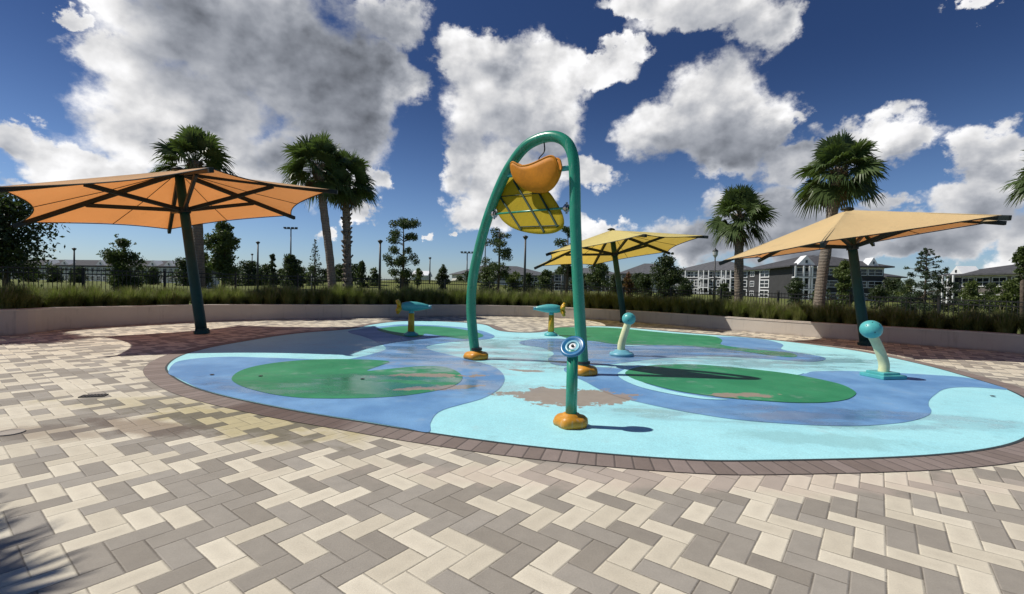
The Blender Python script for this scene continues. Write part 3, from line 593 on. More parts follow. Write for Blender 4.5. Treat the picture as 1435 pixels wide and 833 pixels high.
mb = MB(); mb.tube([U0-C0, U1-C0], .045, 14); mb.build('pivot_bar', M_TEAL2, ar, True)
L0, L1 = on_arch(685, 301), on_arch(804, 291)
mb = MB(); mb.tube([L0-C0, L1-C0], .022, 10); mb.build('lower_bar', M_TEAL, ar, True)
for e, s_ in ((L0, .12), (L1, -.12)):
    d_ = (L1-L0)/np.linalg.norm(L1-L0); mb = MB(); c = e-C0+d_*(s_+np.sign(s_)*.02)
    mb.tube([c-d_*.05, c+d_*.05], .05, 12); mb.tube([c-d_*.02, c+d_*.02], .075, 12); mb.tube([c+np.array([0, 0, -.1]), c+np.array([0, 0, .1])], .018, 8); mb.build('clamp', M_STEEL, ar)
hk = on_arch(762, 196)-C0
mb = MB(); mb.tube(catmull([hk, hk+(0.02, 0, -.16), hk+(0.0, -.02, -.24), hk+(-.07, 0, -.32), hk+(-.08, .0, -.36)], 5, False), .012, 8); mb.build('hose_hook', M_BLACK, ar)
# splash plate: the plane through the lower bar whose cross ribs are square to the bar
n3 = np.array([nv[0], nv[1], 0.]); w3 = (L1-L0)/np.linalg.norm(L1-L0)
def solve_rib(pA, pM, pB):
    # rib crosses the bar at pM; find tilt so that both ends lie on one line square to the bar
    m3 = on_arch(*pM); best = None
    for th in np.linspace(-80, 80, 321):
        g_ = math.cos(R(th))*n3+math.sin(R(th))*np.array([0, 0, 1.]); g_ = g_-w3*(g_@w3); e_ = 0
        for p in (pA, pB):
            d_ = _ray(*p); A_ = np.stack([g_, -d_], 1); b_ = np.array([0, 0, EYE])-m3
            s_, *_r2 = np.linalg.lstsq(A_, b_, rcond=None); e_ += float(np.linalg.norm(A_@s_-b_))
        if best is None or e_ < best[0]: best = (e_, th)
    return best
ths = [solve_rib(*z) for z in (((722, 255), (739.4, 298), (764.2, 326.6)), ((699.4, 272.6), (712, 301), (732, 323.5)), ((754.5, 269), (766, 295), (782.5, 319)))]
TH = 104.
g3 = math.cos(R(TH))*n3+math.sin(R(TH))*np.array([0, 0, 1.]); pn = np.cross(w3, g3); pn /= np.linalg.norm(pn)
def on_plate(x, y):
    d_ = _ray(x, y); o_ = L0-np.array([0, 0, EYE]); t_ = (o_@pn)/(d_@pn); return d_*t_+np.array([0, 0, EYE])
pout = [(720, 248), (703, 256), (695, 268), (694.5, 288), (701, 305), (712, 316), (726, 323), (745, 327.5), (762, 328.5), (778, 326.5), (788, 320), (790.5, 311), (787, 297), (778, 281), (768, 268), (752, 258), (735, 250)]
PO = catmull([on_plate(*p) for p in pout], 4)
cpl = PO.mean(0); side = 1 if (np.array([0, 0, EYE])-cpl)@pn > 0 else -1       # side facing the viewer/below
V = []; n_ = len(PO); NRg = 8
loc2 = lambda p: ((p-cpl)@w3, (p-cpl)@g3)
rad = max(np.linalg.norm(p-cpl) for p in PO)
def curve_off(p): a_ = abs((p-cpl)@g3)/rad; return side*.05*(a_*a_)          # plate curls towards the viewer at its ends
for i in range(NRg+1):
    for p in PO:
        q = cpl+(p-cpl)*(i/NRg); V.append(q+pn*curve_off(q)-C0)
mb = MB(); V = np.array(V)
mb.add(V, [(i*n_+j, i*n_+(j+1) % n_, (i+1)*n_+(j+1) % n_, (i+1)*n_+j) for i in range(1, NRg) for j in range(n_)]+[tuple(n_+j for j in range(n_))[::-1]])
o = mb.build('splash_plate', M_PLATE, ar, True); sm = o.modifiers.new('s', 'SOLIDIFY'); sm.thickness = .02; sm.offset = 0
mb = MB()
for a_, b_, r_ in (((699.4, 272.6), (732, 323.5), .02), ((722, 255), (764.2, 326.6), .02), ((754.5, 268), (782.5, 319), .02), ((700, 277), (756, 272), .009), ((728, 319.5), (785, 317.5), .012)):
    a3, b3 = on_plate(*a_), on_plate(*b_); pts = []
    for j in range(9):
        q = a3+(b3-a3)*j/8; pts.append(q+pn*(curve_off(q)+side*.03)-C0)
    mb.tube(pts, r_, 8)
mb.build('plate_ribs', M_ROPE, ar)
# bucket: a deep scoop hung on the pivot bar, its right lip standing high
OFB = .16
btop = [(717.5, 239), (719, 231.5), (722, 229), (727, 231), (733, 234.2), (742, 233.8), (752, 230.6), (762, 226), (770, 222.2), (776, 220.8), (781, 223.5), (784, 233), (784.3, 240)]
bbot = [(717.8, 241), (719.5, 247), (723, 254), (730, 261), (737, 265.5), (746, 268.6), (756, 270), (764, 269.6), (770, 266.8), (775, 262.5), (780, 255.5), (783, 248), (784.4, 241)]
bt3 = catmull([on_arch(*p, OFB) for p in btop], 3, False)-C0; bb3 = catmull([on_arch(*p, OFB) for p in bbot], 3, False)-C0
nx3 = np.array([nv[0], nv[1], 0]); K = len(bt3); NV = 20; V = []
for i in range(K):
    u = i/(K-1); dd_ = .11*max(.02, 1-abs(2*u-1)**3.0)**.5
    for j in range(NV+1):
        v = math.pi*j/NV; h_ = bt3[i][2]-bb3[i][2]; f = math.sin(v)**.9
        p = bt3[i]*(1-f)+bb3[i]*f; V.append(p+nx3*(dd_*math.cos(v)*(1-.12*(1-f))))
mb = MB(); mb.add(V, [(i*(NV+1)+j, i*(NV+1)+j+1, (i+1)*(NV+1)+j+1, (i+1)*(NV+1)+j) for i in range(K-1) for j in range(NV)])
bk = mb.build('bucket', M_BUCKET, ar, True); sm = bk.modifiers.new('s', 'SOLIDIFY'); sm.thickness = .025; sm.offset = 0
mb = MB()
for j in (0, NV): mb.tube([V[i*(NV+1)+j] for i in range(K)], .02, 8)
mb.build('rim', M_BUCKET, bk, True)
# ------------------------------------------------------------------ spray post in front
b = gp(800, 598); P3 = at(800, 486, b[1]); sp = thing('spray_post', (b[0], b[1], .01), 'short green spray post with blue disc head, nearest of the water toys', 'spray post')
mb = MB(); mb.tube([(0, 0, .02), (0, 0, P3[2]-.04)], [.062, .060], 20); mb.build('post', M_TEAL, sp, True)
mb = MB(); foot(mb, (0, 0, 0), .68, .135, .0); mb.build('foot_cover', M_ORANGE, sp, True)
def disc_frame():
    z = Vector((-.34, -.64, .69)).normalized(); x = z.orthogonal().normalized(); y = z.cross(x); return np.array([x*1.18, y*1.18, z]).T
DM = disc_frame(); hc = np.array([0, 0, P3[2]-.01])
mb = MB(); mb.lathe([(.07, -.07), (.10, -.03), (.118, -.005), (.116, .012), (.106, .022), (.090, .018), (.074, .010), (.060, .006)], hc, 36, 0, DM); hd = mb.build('disc_head', M_DISC, sp, True)
mb = MB(); mb.lathe([(.070, .008), (.066, .014), (.040, .004), (.036, -.002)], hc, 30, 0, DM); mb.build('rim_ring', M_BLUEP, hd, True)
mb = MB(); mb.lathe([(.038, .000), (.034, .008), (.014, .010), (.011, .006)], hc, 30, 0, DM); mb.build('face', M_WHITE, hd, True)
mb = MB(); mb.lathe([(.014, .006), (.013, .022), (.006, .026)], hc, 16, 0, DM); mb.build('nozzle', M_BLACK, hd, True)
# ------------------------------------------------------------------ water cannons
def cannon(px, py, rz, label, sc=1.):
    b = gp(px, py); t_ = thing('water_cannon', (b[0], b[1], .01), label, 'water cannon', None, rz, sc)
    mb = MB(); mb.lathe([(.21, 0), (.215, .04), (.19, .075), (.13, .095), (.115, .12)], n=28); mb.build('base_ring', M_TEAL2, t_, True)
    mb = MB(); mb.tube([(0, 0, .03), (0, 0, .40), (0, 0, .68)], [.098, .092, .082], 20); mb.build('post', M_YELLOWP, t_, True)
    mb = MB(); mb.tube([(0, 0, .66), (0, 0, .72), (0, 0, .76)], [.09, .07, .06], 16); mb.build('swivel', M_TEAL2, t_, True)
    prof = [(-.30, .07), (-.27, .115), (-.15, .145), (.0, .155), (.15, .145), (.30, .115), (.42, .085), (.50, .06), (.52, .045)]
    mb = MB(); V = []; n_ = 20
    for x, r_ in prof:
        for j in range(n_):
            a_ = 2*math.pi*j/n_; V.append((x, r_*math.cos(a_)*.85, .86+r_*math.sin(a_)*.92-.05*(x-.1)**2))
    mb.add(V, [(i*n_+j, i*n_+(j+1) % n_, (i+1)*n_+(j+1) % n_, (i+1)*n_+j) for i in range(len(prof)-1) for j in range(n_)]+[tuple(range(n_))[::-1], tuple(range((len(prof)-1)*n_, len(prof)*n_))])
    bd = mb.build('barrel', M_TEAL2, t_, True)
    mb = MB(); mb.tube([(.50, 0, .85), (.56, 0, .85)], [.055, .05], 14); mb.tube([(.56, 0, .85), (.575, 0, .85)], .06, 14); mb.build('nozzle', M_BLUEP, bd, True)
    mb = MB()   # star shaped grip at the back
    for j in range(4):
        a_ = j*math.pi/2+.5; mb.tube([(-.30, 0, .84), (-.38, .13*math.cos(a_), .84+.15*math.sin(a_)), (-.41, .17*math.cos(a_), .84+.23*math.sin(a_))], [.07, .06, .045], 10)
    mb.tube([(-.42, 0, .84), (-.27, 0, .84)], [.05, .09], 14); mb.build('grip', M_YELLOWP, t_, True)
    return t_
cannon(576, 471, R(8), 'teal water cannon with yellow grip on yellow post, left of the arch', .97)
cannon(772, 471, R(172), 'teal water cannon aiming left on yellow post, between the arch legs', .95)
# ------------------------------------------------------------------ curved bollards with ball heads
def bollard(px, py, bx_, by_, rr, sq, label):
    b = gp(px, py); hd = at(bx_, by_, b[1]+.02); dx = hd[0]-b[0]; hz = hd[2]; t_ = thing('ball_bollard', (b[0], b[1], .01), label, 'spray bollard')
    mb = MB()
    if sq:
        mb.box((0, 0, .035), (.50, .46, .07), .2); mb.box((0, 0, .085), (.36, .34, .05), .2); mb.build('base_block', M_TEAL2, t_, bevel=.015)
    else:
        mb.lathe([(.26, 0), (.265, .04), (.24, .07), (.17, .085), (.15, .12), (.11, .13)], n=28); mb.build('base_block', M_BLUEP, t_, True)
    s_ = np.sign(dx)
    pts = catmull([(0, 0, .05), (-.01*s_, 0, hz*.3), (dx*.45, 0, hz*.65), (dx*.9, 0, hz-rr*.6)], 6, False)
    mb = MB(); mb.tube(pts, np.linspace(.085, .075, len(pts)), 20); mb.build('stalk', M_STALK, t_, True)
    mb = MB(); prof = [(rr*math.sin(a_), -rr*math.cos(a_)*.93) for a_ in np.linspace(.08, math.pi-.05, 14)]
    mb.lathe(prof, (dx, 0, hz), 28); hb = mb.build('ball_head', M_TEAL2, t_, True)
    for (a_, e_) in ((3.6, .5), (5.0, .6), (4.4, -.25), (2.5, .3), (5.9, .1), (4.2, .95)):
        d_ = np.array([math.cos(a_)*math.cos(e_), math.sin(a_)*math.cos(e_), math.sin(e_)*.93]); c = np.array([dx, 0, hz])+d_*rr; mb = MB(); mb.tube([c-d_*.01, c+d_*.004], .008, 10); mb.build('spray_hole', M_BLACK, hb)
bollard(871, 499, 881, 447.5, .148, False, 'pale yellow curved bollard with teal ball head, leaning right, nearer the arch')
bollard(1237, 530, 1219.5, 462.5, .172, True, 'pale yellow curved bollard with teal ball head, leaning left, on the blue crescent')
# ------------------------------------------------------------------ small fittings in the floor
g_ = gp(131, 555.5); o = MB(); o.box((0, 0, 0), (.26, .13, .012), 0)
for j in range(7): o.box((-.105+j*.035, 0, .008), (.010, .10, .006))
o = o.build('floor_drain', M_LAMP, loc=(g_[0], g_[1], .006)); o.rotation_euler = (0, 0, R(20)); tag(o, 'small dark rectangular drain grate set in the pavers at the left', 'drain')
g_ = gp(14, 607); mb = MB(); mb.lathe([(.105, 0), (.105, .008), (.09, .010), (.086, .006)], n=32); o = mb.build('valve_cover', M_CONC, loc=(g_[0], g_[1], .002)); tag(o, 'round grey access cover in the pavers at the far left', 'access cover')
nz = [(297, 527, 'left blue swirl'), (1391, 557, 'right aqua corner'), (365, 529, 'left end of the left green pond'), (508, 533, 'middle of the left green pond')]
for x, y, w_ in nz:
    g_ = gp(x, y); mb = MB(); mb.lathe([(.032, 0), (.030, .004), (.014, .005), (.010, .001)], n=18); o = mb.build('ground_nozzle', M_LAMP, loc=(g_[0], g_[1], .0215)); tag(o, 'flush metal spray nozzle in the '+w_, 'spray nozzle', 'flush spray nozzles in the pad')
# ------------------------------------------------------------------ ornamental grass
def clump_mesh(seed, h):
    r_ = np.random.default_rng(seed); mb = MB(); mp = MB()
    for i in range(1000):
        a_ = r_.uniform(0, 2*math.pi); lean = r_.beta(1.3, 1.6)*.95; hh = h*r_.uniform(.65, 1.12)*(1-.25*lean); r0 = r_.uniform(0, .24); w_ = r_.uniform(.006, .012)
        d_ = np.array([math.cos(a_), math.sin(a_), 0]); s_ = np.array([-d_[1], d_[0], 0]); V = []
        for k_, f in enumerate((0, .35, .7, 1.)):
            p = d_*(r0+lean*hh*.75*f**1.7)+np.array([0, 0, hh*(f-.22*lean*f**3)]); ww = w_*(1-f*.8)
            V += [p-s_*ww, p+s_*ww]
        mb.add(V, [(0, 1, 3, 2), (2, 3, 5, 4), (4, 5, 7, 6)])
        if i % 16 == 0:
            p0 = np.array(V[6]); V2 = []
            for f in (0, .5, 1.):
                p = p0+d_*.05*f+np.array([0, 0, .16*f-.03]); ww = .008*(1-abs(f-.4)); V2 += [p-s_*ww, p+s_*ww]
            mp.add(V2, [(0, 1, 3, 2), (2, 3, 5, 4)])
    return mb, mp
protos = []
for i in range(5):
    a_, b_ = clump_mesh(50+i, .72+.05*i)
    for V_ in b_.v: a_.add(V_, [(0, 1, 3, 2), (2, 3, 5, 4)], 1)
    protos.append(tag(a_.build('grass_clump', [M_GRASS, M_PLUME]), 'feathery ornamental grass clump in the bed behind the seat wall', 'grass clump', 'ornamental grass clumps behind the seat wall'))
cl = []
for off_, stp in ((.62, .50), (1.15, .55), (1.7, .6)):
    Q = offset(WALL, off_); s_ = np.concatenate([[0], np.cumsum(np.linalg.norm(np.diff(Q[:, :2], axis=0), axis=1))]); d_ = 1.5
    while d_ < s_[-1]-1.5:
        x = np.interp(d_, s_, Q[:, 0]); y = np.interp(d_, s_, Q[:, 1]); z = np.interp(d_, s_, Q[:, 2])-.08
        if y > 9 and abs(x)/y < 1.2: cl.append((x+rng.uniform(-.08, .08), y+rng.uniform(-.12, .12), z-(off_-.62)*.06, off_))
        d_ += stp*rng.uniform(.85, 1.15)
for i, (x, y, z, off_) in enumerate(cl):
    p_ = protos[int(rng.integers(5))]; sc = rng.uniform(.80, 1.05)*float(np.interp(x, [-12, -4, 4, 9, 14], [.88, 1.1, 1.04, .88, .84])); rz = rng.uniform(0, 6.28)
    if i < 5: o = protos[i]; o.location = (x, y, z); o.scale = (sc,)*3
    else: dup(p_, (x, y, z), rz, p_['label'], None, sc)
# ------------------------------------------------------------------ fence
FL = offset(WALL, 2.55); s_ = np.concatenate([[0], np.cumsum(np.linalg.norm(np.diff(FL[:, :2], axis=0), axis=1))])
fn = thing('picket_fence', (0, 0, 0), 'long black metal picket fence curving behind the ornamental grass', 'fence')
npan = int(s_[-1]//2.3); tops = lambda x, y: float(np.interp(x, [-15, -10, 0, 8, 12, 16], [1.74, 1.72, 1.62, 1.45, 1.40, 1.33]))
pp = [np.array([np.interp(s_[-1]*i/npan, s_, FL[:, 0]), np.interp(s_[-1]*i/npan, s_, FL[:, 1])]) for i in range(npan+1)]
for i in range(npan+1):
    x, y = pp[i]; zt = tops(x, y); mb = MB(); mb.box((x, y, (zt+.05+fence_base(x)-.1)/2), (.07, .07, zt+.15-fence_base(x)), .3); mb.box((x, y, zt+.085), (.085, .085, .03), .3)
    mb.build('post', M_IRON, fn)
    if i < npan:
        x2, y2 = pp[i+1]; z2 = tops(x2, y2); mb = MB()
        for dz in (-.02, -.16): mb.beam((x, y, zt+dz), (x2, y2, z2+dz), .03, .035)
        b1, b2 = fence_base(x), fence_base(x2); mb.beam((x, y, b1+.14), (x2, y2, b2+.14), .03, .035)
        npk = 20
        for j in range(1, npk):
            f = j/npk; xx = x+(x2-x)*f; yy = y+(y2-y)*f; z_t = zt+(z2-zt)*f+.03; z_b = b1+(b2-b1)*f+.06; mb.box((xx, yy, (z_t+z_b)/2), (.015, .015, z_t-z_b), .3)
        mb.build('panel', M_IRON, fn)
# ------------------------------------------------------------------ palms
def frond(mb, base, az_, el0, L, pet, r_, droop=1., nl=34):
    d0 = np.array([math.cos(az_)*math.cos(el0), math.sin(az_)*math.cos(el0), math.sin(el0)])
    side = np.array([-math.sin(az_), math.cos(az_), 0]); p1 = base+d0*pet*.55; p2 = base+d0*pet+np.array([0, 0, -.12*pet*droop*math.cos(el0)])
    mb.tube([base, p1, p2], [.022, .016, .010], 5, cap=False)
    dd = (p2-p1)/np.linalg.norm(p2-p1); upv = np.cross(side, dd); upv *= -1 if upv[2] < 0 else 1
    ro = r_.uniform(-1.1, 1.1); side, upv = side*math.cos(ro)+upv*math.sin(ro), upv*math.cos(ro)-side*math.sin(ro)
    for i in range(nl):
        f = i/(nl-1)*2-1; an = f*R(118); ln = L*(1-.30*abs(f)**1.5)*r_.uniform(.86, 1.08)
        dirv = dd*math.cos(an)+side*math.sin(an)+upv*(.22*abs(math.sin(an))+r_.uniform(-.06, .12)); dirv /= np.linalg.norm(dirv)
        wd = np.cross(dirv, upv); wd /= np.linalg.norm(wd)+1e-9; V = []; b0 = p2+dd*.12*(1-abs(f))
        for f2, w_ in ((0, .012), (.40, .036), (.75, .026), (1., .003)):
            q = b0+dirv*ln*f2+np.array([0, 0, -1])*(ln*droop*(.10+.42*r_.uniform(.6, 1.2))*f2**2.6)
            V += [q-wd*w_, q+wd*w_]
        mb.add(V, [(0, 1, 3, 2), (2, 3, 5, 4), (4, 5, 7, 6)])
def palm(loc, base_off, H, rad, label, seed, rtr=.17, rz=0., nfr=40, boots=False, up_only=False, group='sabal palms around the splash pad'):
    # base_off: where the foot of the trunk stands relative to the crown axis (lean)
    r_ = np.random.default_rng(seed); root = thing('palm_tree', loc, label, 'palm tree', group)
    bo = np.array([base_off[0], base_off[1], 0.]); top = -bo+np.array([0, 0, H])
    pts = catmull([np.array([0, 0, -.3]), (top*np.array([.22, .22, .30])), top*np.array([.62, .62, .66]), top], 10, False)
    k_ = len(pts); rd = [rtr*(1.12-.12*min(1, i/k_*3))*(1+.045*math.sin(i*2.4)) for i in range(k_)]
    mb = MB(); mb.tube(pts, rd, 16)
    if boots:
        for i in range(130):
            f = r_.uniform(.10, .98); j = f*(k_-1); p = pts[int(j)]; a_ = r_.uniform(0, 6.28); o_ = np.array([math.cos(a_), math.sin(a_), 0])*rtr
            mb.beam(p+o_*.8, p+o_*1.5+np.array([0, 0, .16]), .07, .03, 0, (math.cos(a_+1.5), math.sin(a_+1.5), 0))
    mb.build('trunk', M_TRUNK, root, True)
    s = rad/1.62; mb = MB(); md = MB(); c = top+np.array([0, 0, -.05])
    for i in range(nfr):
        f = (i+.5)/nfr; el_ = R(88-118*f**.9)+r_.uniform(-.30, .30); az_ = i*2.39996+r_.uniform(-.25, .25)
        frond(mb, c+np.array([0, 0, -.25*f]), az_, el_, .78*s*r_.uniform(.85, 1.1), .74*s*r_.uniform(.8, 1.1), r_, .45+.75*f)
    for i in range(7):
        az_ = r_.uniform(0, 6.28); frond(md, c+np.array([0, 0, -.35]), az_, R(-62)+r_.uniform(-.25, .2), .5*s, .42*s, r_, 1.1, 14)
    for i in range(26):
        az_ = r_.uniform(0, 6.28); b0 = c+np.array([math.cos(az_), math.sin(az_), 0])*rtr*.7+np.array([0, 0, -r_.uniform(.1, .7)]); md.beam(b0, b0+np.array([math.cos(az_)*.14, math.sin(az_)*.14, .28]), .07, .03, 0, (math.cos(az_+1.5), math.sin(az_+1.5), 0))
    mb.build('crown', M_PALM, root); md.build('dead_fronds', M_PALMDRY, root); return root
def place_palm(cx_, cy_, bx_, D, rad, label, seed, zb=0., **kw):
    c = at(cx_, cy_, D); b = at(bx_, 410, D); palm((b[0], D, zb), (b[0]-c[0], 0), c[2]-zb, rad, label, seed, **kw)
place_palm(273, 226, 281, 19.5, 1.75, 'palm rising straight behind the orange umbrella at the left', 1, .3, rtr=.19)
place_palm(446, 232, 468, 20.5, 1.72, 'smooth trunked palm leaning left, the left one of the pair', 2, .4, rtr=.165)
place_palm(484, 248, 488, 21.8, 1.62, 'rough trunked upright palm, the right one of the pair', 3, .4, rtr=.165, boots=True)
place_palm(1036, 300, 1036, 21.5, 1.62, 'upright slim palm standing between the yellow and the cream umbrella', 4, .0, rtr=.19)
place_palm(1176, 236, 1146, 17.0, 1.55, 'tall leaning palm rising behind the cream umbrella at the right', 5, .35, rtr=.175)
place_palm(1486, 236, 1492, 13.5, 1.15, 'palm at the right edge of which only frond tips show', 6, .35, rtr=.17)
palm((-16.6, 11.6, .5), (0, 0), 5.6, 1.7, 'palm beyond the left edge shading the pavers by the wall', 7)
palm((-7.08, 1.98, 0), (0.2, 0), 4.6, 1.7, 'palm beside the viewer at the left whose frond shadow falls on the near pavers', 8)
# ------------------------------------------------------------------ broadleaf trees, pines, conifers
def leaves(mb, C, N, r_, size, flat=.0):
    # N leaf quads in clump centres C (x,y,z,r)
    C = np.array(C); w_ = C[:, 3]**2; idx = r_.choice(len(C), N, p=w_/w_.sum()); u = r_.normal(size=(N, 3)); u /= np.linalg.norm(u, axis=1)[:, None]
    rr = C[idx, 3]*(r_.uniform(0, 1, N)**.45)*r_.uniform(.75, 1.12, N); u[:, 2] *= .8; P = C[idx, :3]+u*rr[:, None]
    n = r_.normal(size=(N, 3)); n[:, 2] += flat; n /= np.linalg.norm(n, axis=1)[:, None]; a_ = np.cross(n, r_.normal(size=(N, 3))); a_ /= np.linalg.norm(a_, axis=1)[:, None]; b_ = np.cross(n, a_)
    s = size*r_.uniform(.6, 1.35, N)[:, None]; V = np.stack([P-a_*s, P-b_*s*.5, P+a_*s, P+b_*s*.5], 1).reshape(-1, 3)
    mb.add(V, [(4*i, 4*i+1, 4*i+2, 4*i+3) for i in range(N)])
def broad(name, loc, H, Wd, label, seed, m_, N=5000, size=.13, group=None, low=.18, wispy=0., clumps=36):
    r_ = np.random.default_rng(seed); root = thing(name, loc, label, 'tree', group); mb = MB(); mt = MB()
    th = H*low; mt.tube([(0, 0, -.4), (.03*H*r_.uniform(-1, 1), 0, th), (0, 0, H*.6)], [.035*H*.8, .022*H, .008*H], 8)
    C = []
    for i in range(clumps):
        f = r_.uniform(0, 1); z = th+(H-th)*f; env = math.sin(math.pi*min(1, .16+f*.86))**.7; a_ = r_.uniform(0, 6.28); q = Wd/2*env*r_.uniform(.15, .80)
        p = np.array([q*math.cos(a_), q*math.sin(a_), z]); rr = Wd*.185*r_.uniform(.6, 1.25); p[2] = min(p[2], H-rr*.8); C.append((*p, rr))
        mt.tube([(0, 0, th+(z-th)*.35), p*np.array([.5, .5, .86]), p], [.010*H, .006*H, .002*H], 5)
    if wispy:
        for i in range(int(clumps*wispy)):
            a_ = r_.uniform(0, 6.28); f = r_.uniform(.3, 1.05); p = np.array([Wd*.5*r_.uniform(.5, 1.1)*math.cos(a_)*(1.15-f*.7), Wd*.5*r_.uniform(.5, 1.1)*math.sin(a_)*(1.15-f*.7), th+(H-th)*f]); C.append((*p, Wd*.045))
            mt.tube([(0, 0, p[2]*.8), p], [.005*H, .001*H], 4)
    for f in (.3, .5, .68): C.append((0, 0, th+(H-th)*f, Wd*(.27 if wispy else .31)*math.sin(math.pi*(.12+f*.8))))
    leaves(mb, C, int(N*2.1), r_, size*.85); mt.build('trunk', M_BARK, root, True); mb.build('crown', m_, root); return root
def pine(loc, H, Wd, label, seed, group=None, N=4200):
    r_ = np.random.default_rng(seed); root = thing('pine_tree', loc, label, 'tree', group); mb = MB(); mt = MB(); mt.tube([(0, 0, -.4), (.01*H, 0, H*.5), (0, 0, H*.97)], [.020*H, .014*H, .004*H], 8); C = []
    for i in range(34):
        f = r_.uniform(.25, 1.); z = H*f; env = (1.05-abs(f-.62)*1.1); a_ = r_.uniform(0, 6.28); q = Wd/2*env*r_.uniform(.3, 1.0); p = np.array([q*math.cos(a_), q*math.sin(a_), min(z+.1*q, H*.97)]); C.append((*p, Wd*.165*r_.uniform(.6, 1.3)))
        mt.tube([(0, 0, z-.25*q), p], [.006*H, .0015*H], 5)
    leaves(mb, C, int(N*1.6), r_, .012*H); mt.build('trunk', M_BARK, root, True); mb.build('crown', M_PINE, root); return root
def conifer(loc, H, Wd, label, seed, N=6000, m_=None, group=None, ragged=.25):
    r_ = np.random.default_rng(seed); root = thing('conifer_tree', loc, label, 'tree', group); mb = MB(); mt = MB(); mt.tube([(0, 0, -.4), (0, 0, H*.98)], [.022*H, .002*H], 8); C = []
    for i in range(170):
        f = r_.uniform(.06, 1.)**.8; z = H*f; q = Wd/2*(1-f)**.75*r_.uniform(.35, 1.+ragged)+.03*Wd; a_ = r_.uniform(0, 6.28); p = np.array([q*math.cos(a_), q*math.sin(a_), min(z+.12*q, H)]); C.append((*p, max(.03*Wd, Wd*.13*(1.1-f)*r_.uniform(.5, 1.2))))
        mt.tube([(0, 0, z-.1*q), p], [.004*H, .001*H], 4)
    leaves(mb, C, int(N*1.6), r_, .011*H); mt.build('trunk', M_BARK, root, True); mb.build('crown', m_ or M_CONIF, root); return root
def spot_(px, D): return at(px, 400, D)[0], D, -.1
def hgt(px, py, D): return at(px, py, D)[2]+.1
G1 = 'trees standing on the lawn beyond the fence'
def B_(px, top, wpx, D, label, seed, m_, **kw):
    broad(kw.pop('name', 'broadleaf_tree'), spot_(px, D), hgt(px, top, D), wpx*D/F, label, seed, m_, group=G1, **kw)
B_(8, 262, 150, 34, 'big dark live oak at the left edge under the umbrella', 21, M_OAK, N=4300, size=.17, low=.26, clumps=52, name='oak_tree')
B_(172, 334, 56, 42, 'rounded feathery dark tree between the left fence posts', 22, M_TREE, N=5000, size=.11, low=.05, wispy=1.2)
B_(312, 310, 54, 38, 'oval dark tree with a bare stem beside the left umbrella pole', 23, M_TREE, N=5200, size=.12, low=.28, wispy=.8)
B_(288, 350, 26, 48, 'thin young tree tucked behind the left umbrella pole', 24, M_TREE, N=1500, size=.11, low=.1, wispy=.8)
B_(407, 356, 40, 70, 'wide dark shrubby tree below the sports light', 25, M_OAK, N=2500, size=.2, low=.05)
B_(382, 356, 15, 74, 'small round tree left of the sports light tree', 26, M_OAK, N=900, size=.2, low=.1)
B_(436, 372, 22, 80, 'low pale green bush at the foot of the slim conifer', 27, M_TREEL, N=900, size=.22, low=.03)
conifer(spot_(441, 60), hgt(441, 336, 60), 22*60/F, 'slim spiky young conifer left of the palm pair', 28, 1600, None, G1)
B_(507, 366, 20, 75, 'dark round bush right behind the palm pair', 29, M_OAK, N=1100, size=.2, low=.03)
B_(525, 374, 20, 78, 'low brownish bush at the foot of the tall lamp', 30, M_TREE, N=900, size=.2, low=.03)
pine(spot_(564, 58), hgt(564, 308, 58), 50*58/F, 'tall ragged pine alone against blue sky, left of the arch', 31, G1, 5200)
B_(566, 378, 26, 62, 'low dark bush around the foot of the ragged pine', 32, M_OAK, N=800, size=.18, low=.03)
B_(621, 370, 21, 66, 'small round dark tree just left of the arch', 33, M_OAK, N=1600, size=.15, low=.15)
B_(586, 376, 17, 66, 'tiny palm like tree by the white shed roof', 34, M_TREEL, N=700, size=.14, low=.4)
pine(spot_(698, 52), hgt(698, 318, 52), 44*52/F, 'flat topped pine seen through the arch', 35, G1, 3400)
pine(spot_(794, 48), hgt(794, 316, 48), 40*48/F, 'dark pine right behind the near arch leg', 36, G1, 4200)
B_(683, 372, 40, 62, 'bushy tree inside the arch beside the left leg', 37, M_TREE, N=1600, size=.17, low=.05)
B_(720, 380, 30, 64, 'low olive bush seen through the arch centre', 38, M_TREEL, N=1100, size=.17, low=.03)
B_(765, 378, 34, 66, 'dark green bush left of the near arch leg', 39, M_TREE, N=1300, size=.17, low=.03)
B_(740, 382, 24, 68, 'small grey green bush at the lamp seen through the arch', 40, M_OAK, N=900, size=.17, low=.03)
B_(838, 364, 40, 70, 'loose tree under the yellow umbrella, left of its pole', 41, M_TREE, N=1400, size=.2, low=.2)
B_(881, 381, 20, 66, 'reddish autumn tree right of the yellow umbrella pole', 42, M_RED, N=900, size=.15, low=.05)
B_(933, 358, 52, 55, 'dense dark tree in front of the white apartments', 43, M_OAK, N=4200, size=.15, low=.03, wispy=1.0)
B_(905, 384, 34, 58, 'dark hedge like tree left of the dense dark tree', 44, M_OAK, N=1500, size=.15, low=.02)
B_(1183, 364, 34, 36, 'sunlit green shrub tree behind the leaning palm trunk', 45, M_TREEL, N=2600, size=.10, low=.05)
B_(1116, 388, 34, 52, 'low dark bush before the charcoal apartment block', 46, M_OAK, N=1200, size=.13, low=.03)
B_(1015, 396, 24, 60, 'low bush before the white apartments right of the lantern', 47, M_OAK, N=900, size=.13, low=.03)
conifer(spot_(1297, 30), hgt(1297, 348, 30), 66*30/F, 'broad feathery conifer between the apartment blocks at the right', 48, 9000, None, G1, .5)
B_(1272, 392, 34, 32, 'soft green bush at the left foot of the broad conifer', 49, M_TREEL, N=1600, size=.08, low=.03)
